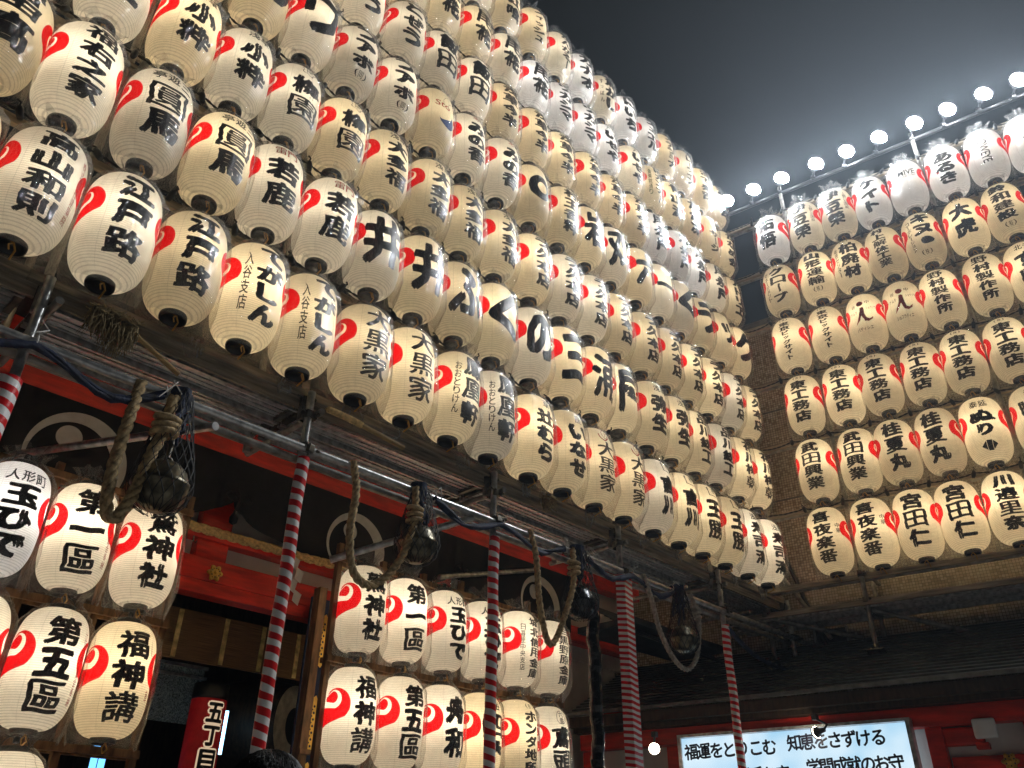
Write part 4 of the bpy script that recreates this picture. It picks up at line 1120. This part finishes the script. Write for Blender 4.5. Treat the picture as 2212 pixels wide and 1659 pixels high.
for t in TIES:
    mb = MB(); mb.tube([(t - 2.82, -0.06, -0.36), (t - 2.80, -0.07, -0.46), (t - 2.83, -0.06, -0.56)], [0.012, 0.016, 0.01], 8)
    for k in (-1, 1): mb.tube(catmull([(t - 2.82, -0.07, -0.44), (t - 2.82 + k * 0.06, -0.08, -0.40), (t - 2.82 + k * 0.11, -0.08, -0.44), (t - 2.82 + k * 0.05, -0.08, -0.47), (t - 2.82, -0.07, -0.45)], 5), 0.007, 6)
    mb.lathe([(0.0, -0.66), (0.03, -0.64), (0.035, -0.60), (0.012, -0.555), (0, -0.55)], 12, (t - 2.825, -0.06, 0)); mb.build('tie_tassel', BLACKCLOTH, cu_)
flat_text('司納', 4.78 - 2.82, 3.80 - 4.45, 0.075, 0.11, cu_, CRESTW, y=-0.03, bold=0.006)

# straw rope with paper streamers
rp = MB(); twisted(rp, catmull([(1.7, 5.77, 3.72), (2.3, 5.76, 3.70), (2.9, 5.76, 3.695), (3.5, 5.76, 3.70), (3.9, 5.76, 3.715), (4.25, 5.77, 3.73)], 8), 0.036, 3, 0.30, 9)
o = rp.build('straw_rope', STRAW); tag(o, 'thick golden straw rope hung along the shrine beam', 'rope')
for x, s_, q in ((3.42, 1.0, 'behind the striped pole'), (3.86, 1.25, 'left of the right rack')):
    mb = MB(); z = 3.67
    w = 0.075 * s_
    for k in range(4):
        sx = (k % 2) * 0.05 * s_ - 0.02; h = 0.105 * s_; y = 5.72 - 0.004 * k
        p = [(x + sx - w / 2, y, z + 0.01), (x + sx + w / 2, y + 0.01, z - 0.015), (x + sx + w / 2 - 0.015, y + 0.02, z - h), (x + sx - w / 2 - 0.015, y - 0.01, z - h + 0.02)]
        mb.add([(a, b + e * 0.0015, c) for e in (0, 1) for a, b, c in p], [(0, 1, 2, 3), (7, 6, 5, 4)]); z -= h * 0.86
    o = mb.build('paper_streamer', SHIDE); tag(o, f'white zigzag paper streamer on the straw rope, {q}', 'streamer', 'paper streamers on the rope')

# inside of the hall
bl = empty('bamboo_blind', (3.6, 6.7, 2.98)); tag(bl, 'brown bamboo blind with pale ribbons at the shrine entrance', 'blind')
MB().box((0, 0, 0.17), (1.7, 0.012, 0.40)).build('slats', BLIND, bl)
for x in (-0.62, -0.20, 0.16, 0.52): MB().box((x, -0.012, 0.17), (0.04, 0.006, 0.38)).build('ribbon', BLINDSTRIP, bl)
rl = empty('red_lantern', (3.30, 6.55, 1.95)); tag(rl, 'red cylindrical lantern with glowing outlined characters inside the hall', 'lantern')
REDPAPER = mat('red_paper', (0.30, 0.006, 0.008), 0.7, bump=0)
REDPAPER.node_tree.nodes['Principled BSDF'].inputs['Emission Color'].default_value = (0.55, 0.008, 0.01, 1)
REDPAPER.node_tree.nodes['Principled BSDF'].inputs['Emission Strength'].default_value = 0.08
GLOWCREAM = emis('lit_cream_paper', (1.0, 0.74, 0.48), 0.6)
prr = [(0.136, 0.0)] + [(0.136 + 0.003 * (k % 2), 0.70 * k / 60) for k in range(61)]
MB().lathe(prr, 40).build('shade', REDPAPER, rl)
MB().lathe([(0.0, 0.70), (0.138, 0.70), (0.142, 0.72), (0.138, 0.82), (0.0, 0.83)], 32).build('cap', BLACKP, rl)
def cyl_text(text, r_, z1, h, w, wt, m, y0, nm):
    mb = MB()
    for i, ch in enumerate(text):
        V, F, (gw, gh), (mx, my) = glyph(ch, 0.006, 6)
        for j in range(8):
            ox, oz = wt * math.cos(j * PI / 4), wt * math.sin(j * PI / 4)
            vs = []
            for p in V:
                a = y0 + ((p[0] - mx) / gw * w * 0.86 + ox) / r_; z = z1 - (i + .5) * h + (p[1] - my) / gh * h * 0.80 + oz
                vs.append(((r_ + 0.0001 * j) * math.sin(a), -(r_ + 0.0001 * j) * math.cos(a), z))
            mb.add(vs, F)
    mb.build(nm, m, rl)
cyl_text('五丁目', 0.1400, 0.68, 0.17, 0.15, 0.018, GLOWCREAM, 0.0, 'glowing_outline')
cyl_text('五丁目', 0.1424, 0.68, 0.17, 0.15, 0.006, INK, 0.0, 'lettering')
o = MB().lathe([(0.0, 0.0), (0.014, 0.0), (0.014, 0.34), (0.0, 0.34)], 12, (3.655, 6.9, 2.31)).build('tube_lamp', TUBEM); tag(o, 'blue white fluorescent tube beside the red lantern', 'lamp')
mb = MB(); mb.box((2.69, 7.0, 2.17), (0.045, 0.02, 0.24)); mb.box((2.75, 7.0, 2.16), (0.045, 0.02, 0.22))
o = mb.build('lit_window', BLUEL); tag(o, 'small blue lit window low behind the left rack', 'window')
dm = empty('taiko_drum', (4.2, 7.4, 2.62)); tag(dm, 'large dark barrel drum standing inside the shrine hall', 'drum')
My = Matrix.Rotation(PI / 2, 3, 'X') ; Mz = Matrix.Rotation(0.5, 3, 'Z')
MB().lathe([(0.36, -0.42), (0.41, -0.2), (0.43, 0.0), (0.41, 0.2), (0.36, 0.42)], 36, rot=Mz @ My).build('barrel', DARKWOOD, dm)
MB().lathe([(0.0, 0.424), (0.15, 0.424), (0.352, 0.422)], 36, rot=Mz @ My).build('skin', DRUMSKIN, dm)
MB().lathe([(0.0, 0.429), (0.16, 0.429)], 30, rot=Mz @ My).build('skin_centre', BLACKP, dm)
MB().box((0, 0, -1.3), (0.6, 0.6, 1.7), bev=0.02).build('stand', DARKWOOD, dm)
ms = empty('mesh_screen', (3.4, 7.7, 2.65)); tag(ms, 'grey lattice screen inside the hall left of the drum', 'screen')
MESHG = mat('grey_gauze', (0.20, 0.24, 0.24), 0.8, nscale=90, var=0.45, bump=0)
MB().box((0, 0, 0.22), (0.75, 0.01, 0.50)).build('gauze', MESHG, ms); MB().box((0, -0.01, 0.47), (0.8, 0.03, 0.03)).build('frame', PIPE, ms); MB().box((0, -0.01, 0.38), (0.8, 0.03, 0.025)).build('frame', PIPE, ms)
# carved post with gilt fretwork
cp = empty('carved_post', (3.60, 5.62, 0)); tag(cp, 'navy and brown post with gilt fretwork strips left of the right rack', 'post')
MB().box((0, 0, 1.72), (0.07, 0.09, 3.44), bev=0.005).build('shaft', RACKWOOD, cp)
MB().box((0.20, 0.25, 1.72), (0.24, 0.02, 3.44)).build('panel', NAVY, cp)
def fret(L, w):
    mb = MB(); n = 26
    g = outline(('fret', L), [[(-w / 2, 0), (-w / 2, L - 0.03), (-w / 4, L), (0, L - 0.015), (w / 4, L), (w / 2, L - 0.03), (w / 2, 0), (w / 4, -0.03), (0, -0.015), (-w / 4, -0.03)]] +
                [circ(sx * w * 0.20, 0.03 + k * 0.048, w * 0.13, 10) for k in range(int((L - 0.05) / 0.048)) for sx in (-1, 1)] + [circ(0, 0.054 + k * 0.048, w * 0.11, 4) for k in range(int((L - 0.09) / 0.048))], 2)
    V, F, _, _m = g
    return mb.add([(p[0], 0, p[1]) for p in V], F).mesh('gilt_fretwork', GOLD)
for z, L in ((2.92, 0.40), (2.28, 0.40), (1.80, 0.40)): link('gilt_fretwork', fret(L, 0.075), cp, (0.215, 0.232, z))
MB().box((0.14, -0.05, 2.23), (0.36, 0.03, 0.035)).build('cross_rail', RACKWOOD, cp)

# ------------------------------------------------------------------ striped poles
def pole(x, y, z0, z1, r_, m, label, n=20):
    mb = MB(); N = 26
    mb.tube([(0.003 * math.sin(k), 0.003 * math.cos(k * 1.3), (z1 - z0) * k / N) for k in range(N + 1)], [r_ * (1 + 0.03 * math.sin(k * 2.1)) for k in range(N + 1)], n)
    o = mb.build('striped_pole', m, None, (x, y, z0)); tag(o, label, 'pole', 'striped poles under the walkway')
pole(2.275, YA + 0.02, 0.0, 3.58, 0.037, STRIPE, 'red and white striped pole in front of the shrine entrance')
pole(3.872, YA + 0.02, 0.0, 3.53, 0.037, STRIPE, 'red and white striped pole across the right rack')
pole(6.92, YA + 0.02, 0.0, 3.50, 0.037, STRIPE_FINE, 'thin red and white striped pole crossing the white sign')
pole(0.70, YA + 0.0, 0.0, 3.42, 0.055, STRIPE, 'red and white striped pole at the far left edge')
mb = MB()
prf = [(-0.068, 0.035), (-0.04, -0.035), (0.068, -0.028), (0.06, 0.04)]
N = 30; vs = [(x * (1 + 0.02 * math.sin(k)), y, 3.60 * k / N) for k in range(N + 1) for x, y in prf]
fs = [(k * 4 + j, k * 4 + (j + 1) % 4, k * 4 + 4 + (j + 1) % 4, k * 4 + 4 + j) for k in range(N) for j in range(4)]
o = mb.add(vs, fs).build('striped_pole', STRIPE_BOX, None, (5.352, YA + 0.0, 0)); tag(o, 'broad pole sheathed in a red and white striped sheet', 'pole', 'striped poles under the walkway')
mb = MB()
pts = [(0.006 * math.sin(k * .7), 0.006 * math.cos(k), -0.045 * k) for k in range(70)]
mb.tube(pts, [0.044 + 0.006 * (k % 2) for k in range(70)], 14, smooth=False)
o = mb.build('wrapped_rope', BLACKBAG, None, (4.90, YA - 0.02, 3.30)); tag(o, 'black plastic wrapped bell rope hanging under the third bell', 'rope')

# ------------------------------------------------------------------ bells, rope loops, nets
def bell(x, z, label, r_=0.125, black=False):
    b = empty('shrine_bell', (x, YA - 0.04, z)); tag(b, label, 'bell', 'bells under the walkway')
    sc = r_ / 0.125
    pr = [(0.0, 0.118), (0.03, 0.117), (0.07, 0.105), (0.105, 0.068), (0.122, 0.02), (0.131, 0.012), (0.131, -0.008), (0.123, -0.016), (0.118, -0.055), (0.095, -0.095), (0.05, -0.118), (0.0, -0.121)]
    MB().lathe([(a * sc, c * sc) for a, c in pr], 36).build('body', BLACKBAG if black else BELLM, b)
    mb = MB(); mb.tube([(0.03 * math.cos(a), 0, 0.115 * sc + 0.035 * math.sin(a)) for a in [PI * k / 10 for k in range(11)]], 0.009, 8)
    mb.tube([(0, 0, 0.14 * sc), (0.01, 0.01, 0.25), (0, 0.03, pipez - z)], 0.014, 8); mb.build('hanging_loop', CLAMP, b)
    mb = MB(); rr = random.Random(int(x * 100))                       # knotted net round the bell
    pz = pipez - z
    def netr(t):
        zz = -0.135 * sc + (pz + 0.135 * sc) * t
        e = 1 - (zz / (0.14 * sc)) ** 2
        return zz, (0.02 + 0.125 * sc * math.sqrt(e) if e > 0 and zz < 0 else 0.145 * sc if zz < 0.02 else 0.145 * sc - (0.095 * sc) * min(1, (zz - 0.02) / (pz - 0.02)))
    for k in range(16):
        for s_ in (-1, 1):
            pts = []
            for j in range(22):
                t = j / 21; zz, q = netr(t); a = 2 * PI * k / 16 + s_ * t * 2.2
                q += rr.uniform(-.003, .004); pts.append((q * math.cos(a), q * math.sin(a), zz))
            mb.tube(pts, 0.0022, 4, cap=False)
    mb.build('net', NETBLACK, b)
    mb = MB()
    for k in range(9):
        a = 2 * PI * k / 9; pts = [(0.02 * math.cos(a) + rr.uniform(-.05, .05) * (j / 7), 0.02 * math.sin(a) + rr.uniform(-.03, .05) * (j / 7), pz + 0.035 - (0.10 + rr.uniform(.05, .25)) * j / 7) for j in range(8)]
        mb.tube(pts, [0.022 * (1 - j / 12) for j in range(8)], 7)
    mb.lathe([(0.0, -0.05), (0.05, -0.04), (0.062, 0.0), (0.05, 0.045), (0.0, 0.055)], 14, (0, 0.03, pz)); mb.build('net_bunch', NET, b)
bell(1.475, 3.125, 'large dark bell in a black net left of the entrance', 0.135)
bell(3.13, 3.265, 'dark bell in a black net right of the entrance', 0.125)
bell(4.735, 3.235, 'bell wrapped in black plastic under the walkway middle', 0.118, True)
bell(6.10, 3.215, 'dim netted bell under the right end of the walkway', 0.115)
def rope_loop(pts, rad, m, label):
    mb = MB(); twisted(mb, catmull(pts, 7), rad, 3, rad * 6.0, 8)
    k = Vector(pts[-2]).lerp(Vector(pts[-1]), 0.3)
    for j in range(3):
        mb.tube([(k.x + (rad * 1.9) * math.cos(a), k.y + (rad * 1.6) * math.sin(a), k.z - 0.04 * j + 0.3 * rad * math.sin(a + j)) for a in [2 * PI * i / 14 for i in range(15)]], rad * 0.6, 7)
    o = mb.build('bell_rope', m); tag(o, label, 'rope', 'rope loops beside the bells')
yb = YA - 0.07
rope_loop([(1.26, yb + .05, 3.64), (1.235, yb, 3.40), (1.225, yb, 3.10), (1.25, yb, 2.92), (1.30, yb - .01, 2.90), (1.345, yb - .02, 3.05), (1.375, yb - .02, 3.25), (1.41, yb - .02, 3.40), (1.42, yb, 3.60)], 0.030, HEMP, 'thick hemp rope loop beside the leftmost bell')
rope_loop([(2.60, yb + .05, 3.66), (2.61, yb, 3.45), (2.60, yb, 3.20), (2.64, yb, 2.99), (2.73, yb, 2.915), (2.83, yb, 2.94), (2.93, yb - .02, 3.05), (3.0, yb - .03, 3.20), (3.05, yb - .03, 3.40), (3.06, yb, 3.62)], 0.0245, HEMP, 'brown hemp rope loop beside the second bell')
rope_loop([(4.20, yb + .05, 3.66), (4.21, yb, 3.45), (4.24, yb, 3.15), (4.30, yb, 2.92), (4.36, yb, 2.86), (4.43, yb, 2.93), (4.50, yb - .02, 3.10), (4.57, yb - .03, 3.28), (4.60, yb - .03, 3.45), (4.62, yb, 3.62)], 0.023, HEMP, 'brown hemp rope loop beside the black wrapped bell')
rope_loop([(5.60, yb + .05, 3.66), (5.62, yb, 3.45), (5.70, yb, 3.22), (5.83, yb, 3.05), (5.97, yb, 2.965), (6.10, yb, 2.97), (6.20, yb - .02, 3.08), (6.25, yb - .03, 3.25), (6.27, yb - .03, 3.45), (6.22, yb, 3.62)], 0.021, GREYROPE, 'grey rope loop beside the rightmost bell')
# rolled nets tied along the bell pipe
def swag(x0, x1, seed, label, drop=0.10):
    rr = random.Random(seed); mb = MB()
    r = empty('rolled_net', ((x0 + x1) / 2, YA - 0.02, pipez)); tag(r, label, 'net', 'nets tied along the pipe')
    cx = (x0 + x1) / 2; nT = max(2, int((x1 - x0) / 0.45)); N = nT * 8
    def pz(t): return -0.035 - drop * abs(math.sin(PI * t * nT)) * (0.7 + 0.3 * math.sin(t * 9))
    for q in range(6):
        ph = rr.uniform(0, 6)
        mb.tube([(x0 - cx + (x1 - x0) * k / N, 0.012 * math.sin(k * 1.1 + ph) - 0.02, pz(k / N) + 0.016 * math.cos(k * 0.9 + ph)) for k in range(N + 1)], [0.013 + 0.006 * math.sin(k * 1.7 + ph) for k in range(N + 1)], 7)
    mb.build('netting', NET, r)
    for k in range(nT + 1):
        x = x0 - cx + (x1 - x0) * k / nT; m2 = MB()
        m2.tube([(x + 0.004, 0.03 * math.sin(a), -0.012 + 0.04 * math.cos(a)) for a in [2 * PI * i / 12 for i in range(13)]], 0.004, 5)
        for e in range(2): m2.tube([(x, -0.03, 0.02), (x + rr.uniform(-.02, .05), -0.05, 0.05), (x + rr.uniform(-.04, .08), -0.06, rr.uniform(-.08, .09))], 0.003, 5)
        m2.build('twine_tie', TWINE, r)
swag(0.1, 1.38, 1, 'rolled dark net tied under the pipe at the far left', 0.13)
swag(3.25, 4.55, 2, 'rolled navy net tied to the pipe between second and third bell')
swag(4.85, 6.0, 3, 'rolled navy net tied to the pipe between third and fourth bell')
mb = MB(); mb.tube(catmull([(6.92, YA, 3.48), (7.4, YA, 3.30), (8.0, YA - 0.1, 3.22), (8.8, YA - 0.4, 3.2)], 8), 0.022, 8)
o = mb.build('drooping_net', NET); tag(o, 'dark net rope drooping from the right end of the pipe', 'net')

# ---- brooms left lying on the walkway
def broom(x, z, label, ang):
    r = empty('straw_mop', (x, YA - 0.03, z)); tag(r, label, 'mop', 'mops on the walkway edge'); rr = random.Random(int(x * 77))
    mb = MB()
    for k in range(420):
        a = rr.uniform(0, 1); px = -0.10 + 0.24 * a; top = 0.03 + 0.03 * math.sin(a * 6) ; yy = rr.uniform(-.045, .045); L = rr.uniform(0.05, 0.17) * (1.2 - 0.7 * abs(a - 0.5))
        mb.tube([(px, yy * .6, top + rr.uniform(-.02, .02)), (px + rr.uniform(-.02, .02), yy, top - L * .5), (px + rr.uniform(-.03, .03), yy + rr.uniform(-.01, .01), top - L)], [0.0035, 0.003, 0.0012], 3, cap=False)
    for k in range(220):
        a = rr.uniform(0, PI); px = rr.uniform(-.10, .15)
        c = Vector((px, 0.045 * math.cos(a), 0.02 + 0.045 * math.sin(a))); mb.tube([c, c + Vector((rr.uniform(-.04, .04), rr.uniform(-.012, .012), rr.uniform(-.012, .02)))], 0.0035, 3, cap=False)
    mb.build('head', MOPSTRAW, r)
    MB().tube([(0.10, 0.0, 0.01), (0.10 + 0.34 * math.cos(ang), 0.0, 0.01 + 0.34 * math.sin(ang))], 0.014, 10).build('handle', HANDLE, r)
broom(1.02, 3.885, 'brown frayed straw mop with wooden handle on the walkway edge', -0.42)
mb = MB(); twisted(mb, [(0, 0, 0), (0.13, 0, 0.0), (0.26, 0.0, -0.008)], 0.022, 3, 0.05, 6)
r = empty('wrapped_pole', (2.36, YA - 0.03, 3.925)); tag(r, 'wooden pole with its end wound in straw rope behind the lower rail', 'pole')
mb.build('rope_winding', STRAW, r); MB().tube([(0.22, 0.0, -0.006), (0.62, 0.02, -0.03)], 0.016, 10).build('shaft', HANDLE, r)
mb = MB(); rr = random.Random(3)
for k in range(90):
    a, b = rr.uniform(0, 6.28), rr.uniform(-1.4, 1.4); q = 0.055
    pts = [(q * 1.4 * math.cos(a + t) * math.cos(b * t), 0.6 * q * math.sin(a + t), q * math.sin(b + t)) for t in (0, .5, 1.0, 1.5)]
    mb.tube(pts, 0.0028, 3, cap=False)
o = mb.build('straw_bundle', MOPSTRAW, None, (4.42, YA - 0.02, 3.93)); tag(o, 'tangled bundle of brown straw caught under the lower rail', 'straw')

# ------------------------------------------------------------------ ground, onlooker
o = MB().add([(-60, -60, 0), (60, -60, 0), (60, 60, 0), (-60, 60, 0)], [(0, 1, 2, 3)]).build('ground', PAVE); tag(o, kind='structure')

def person(loc, yaw):
    r = empty('person', loc, yaw); tag(r, 'person with dark hair and dark coat standing before the shrine', 'person')
    J = {'pel': (0, 0, .93, .14), 'wst': (0, 0, 1.08, .125), 'chs': (0, 0, 1.28, .15), 'nck': (0, 0, 1.46, .058), 'hd0': (0, -.01, 1.53, .062), 'hd1': (0, -.015, 1.60, .082), 'hd2': (0, -.01, 1.665, .074),
         'sL': (.17, 0, 1.40, .065), 'eL': (.22, .02, 1.13, .046), 'wL': (.22, -.06, .90, .034), 'pL': (.22, -.085, .82, .036),
         'sR': (-.17, 0, 1.40, .065), 'eR': (-.22, .02, 1.13, .046), 'wR': (-.22, -.06, .90, .034), 'pR': (-.22, -.085, .82, .036),
         'hL': (.09, 0, .88, .10), 'kL': (.10, -.01, .49, .066), 'aL': (.10, .02, .09, .045), 'tL': (.11, -.13, .04, .04),
         'hR': (-.09, 0, .88, .10), 'kR': (-.10, -.01, .49, .066), 'aR': (-.10, .02, .09, .045), 'tR': (-.11, -.13, .04, .04)}
    E = [('pel', 'wst'), ('wst', 'chs'), ('chs', 'nck'), ('nck', 'hd0'), ('hd0', 'hd1'), ('hd1', 'hd2')]
    for s_ in 'LR': E += [('chs', 's' + s_), ('s' + s_, 'e' + s_), ('e' + s_, 'w' + s_), ('w' + s_, 'p' + s_), ('pel', 'h' + s_), ('h' + s_, 'k' + s_), ('k' + s_, 'a' + s_), ('a' + s_, 't' + s_)]
    for s_, sg in (('L', 1), ('R', -1)):
        bx, by, bz = J['p' + s_][:3]
        for i in range(4):
            J[f'f{s_}{i}a'] = (bx - sg * .012 + 0, by - .022 + .018 * i, bz - .05, .010); J[f'f{s_}{i}b'] = (bx - sg * .024, by - .024 + .018 * i, bz - .085 - .006 * (i in (1, 2)), .009)
            E += [('p' + s_, f'f{s_}{i}a'), (f'f{s_}{i}a', f'f{s_}{i}b')]
        J[f't{s_}a'] = (bx - sg * .015, by - .045, bz + .0, .011); J[f't{s_}b'] = (bx - sg * .022, by - .06, bz - .035, .010); E += [('p' + s_, f't{s_}a'), (f't{s_}a', f't{s_}b')]
    names = list(J); me = bpy.data.meshes.new('body'); me.from_pydata([J[k][:3] for k in names], [(names.index(a), names.index(b)) for a, b in E], [])
    o = link('body', me, r); md = o.modifiers.new('skin', 'SKIN'); ss = o.modifiers.new('sub', 'SUBSURF'); ss.levels = 2; ss.render_levels = 2
    for i, k in enumerate(names): me.skin_vertices[0].data[i].radius = (J[k][3] * (1.25 if k in ('pel', 'wst', 'chs') else 1), J[k][3])
    me.skin_vertices[0].data[0].use_root = True; me.materials.append(SKIN)
    # coat: a clean lathe-like shell over the torso, with sleeves
    mb = MB(); rings = [(0.55, .20, .15), (0.80, .205, .155), (1.05, .19, .145), (1.25, .205, .15), (1.38, .20, .135), (1.44, .12, .10), (1.49, .075, .075)]
    vs = [(a * math.cos(2 * PI * k / 28), b * math.sin(2 * PI * k / 28), z) for z, a, b in rings for k in range(28)]
    fs = [(i * 28 + k, i * 28 + (k + 1) % 28, (i + 1) * 28 + (k + 1) % 28, (i + 1) * 28 + k) for i in range(len(rings) - 1) for k in range(28)]
    mb.add(vs, fs, 0, True)
    for sg in (-1, 1): mb.tube(catmull([(sg * .15, 0, 1.40), (sg * .21, .01, 1.28), (sg * .225, .02, 1.13), (sg * .225, -.05, .92)], 5), [.078 - .002 * k for k in range(16)], 12)
    mb.build('coat', COATM, r)
    mb = MB()
    for sg in (-1, 1): mb.tube([(sg * .10, 0, .80), (sg * .105, 0, .5), (sg * .105, .02, .08)], [.105, .085, .07], 12)
    mb.build('trousers', COATM, r)
    mb = MB(); rr = random.Random(5); n = 26                          # hair: cap plus strands
    vs, fs = [], []
    for i in range(9):
        t = i / 8 * 1.75
        for k in range(n):
            a = 2 * PI * k / n; f = 1.0 if math.sin(a) > -0.4 else max(0.45, 1 + (math.sin(a) + 0.4) * 0.75)
            tt = t * f; vs.append((.094 * math.sin(tt) * math.cos(a), .108 * math.sin(tt) * math.sin(a) + .005, 1.628 + .110 * math.cos(tt)))
    fs = [(i * n + k, i * n + (k + 1) % n, (i + 1) * n + (k + 1) % n, (i + 1) * n + k) for i in range(8) for k in range(n)]
    mb.add(vs, fs, 0, True)
    for k in range(700):
        a = rr.uniform(0, 6.283); t0 = rr.uniform(0.0, 0.9); f = 1.0 if math.sin(a) > -0.4 else 0.6
        pts = []
        for j in range(6):
            tt = (t0 + 0.20 * j) * f; q = 1.02 + 0.022 * math.sin(j * 1.3 + k) * rr.uniform(0.2, 1.0) + 0.004 * j
            aa = a + 0.09 * j * math.sin(k); pts.append((.096 * q * math.sin(tt) * math.cos(aa), .110 * q * math.sin(tt) * math.sin(aa) + .005, 1.628 + .112 * q * math.cos(tt)))
        mb.tube(pts, [.0028, .003, .003, .0026, .002, .001], 3, cap=False)
    mb.build('hair', HAIR, r)
    mb = MB()
    for sg in (-1, 1):
        mb.lathe([(0, .011), (.008, .008), (.011, 0), (.008, -.008), (0, -.011)], 12, (sg * .032, -.088, 1.605), 1); mb.box((sg * .086, .0, 1.59), (.018, .04, .06), 0, None, .006)
    mb.tube([(0, -.085, 1.61), (0, -.105, 1.575), (0, -.09, 1.565)], [.008, .013, .010], 8); mb.tube([(-.022, -.088, 1.542), (0, -.093, 1.540), (.022, -.088, 1.542)], .005, 6)
    mb.build('face', [SKIN, BLACKP], r)
    return r
person((1.14, 1.9, 0.0), R(150))

# ------------------------------------------------------------------ thin night air
if HAZE > 0:
    m = bpy.data.materials.new('night_air'); m.use_nodes = True; nt = m.node_tree; nt.nodes.clear()
    pv = nt.nodes.new('ShaderNodeVolumePrincipled'); out = nt.nodes.new('ShaderNodeOutputMaterial')
    pv.inputs['Color'].default_value = (0.74, 0.86, 1.0, 1); pv.inputs['Density'].default_value = HAZE; pv.inputs['Anisotropy'].default_value = 0.62
    nt.links.new(pv.outputs[0], out.inputs['Volume'])
    o = MB().box((0, 0, 7.5), (124, 124, 17)).build('haze', m); tag(o, kind='stuff')
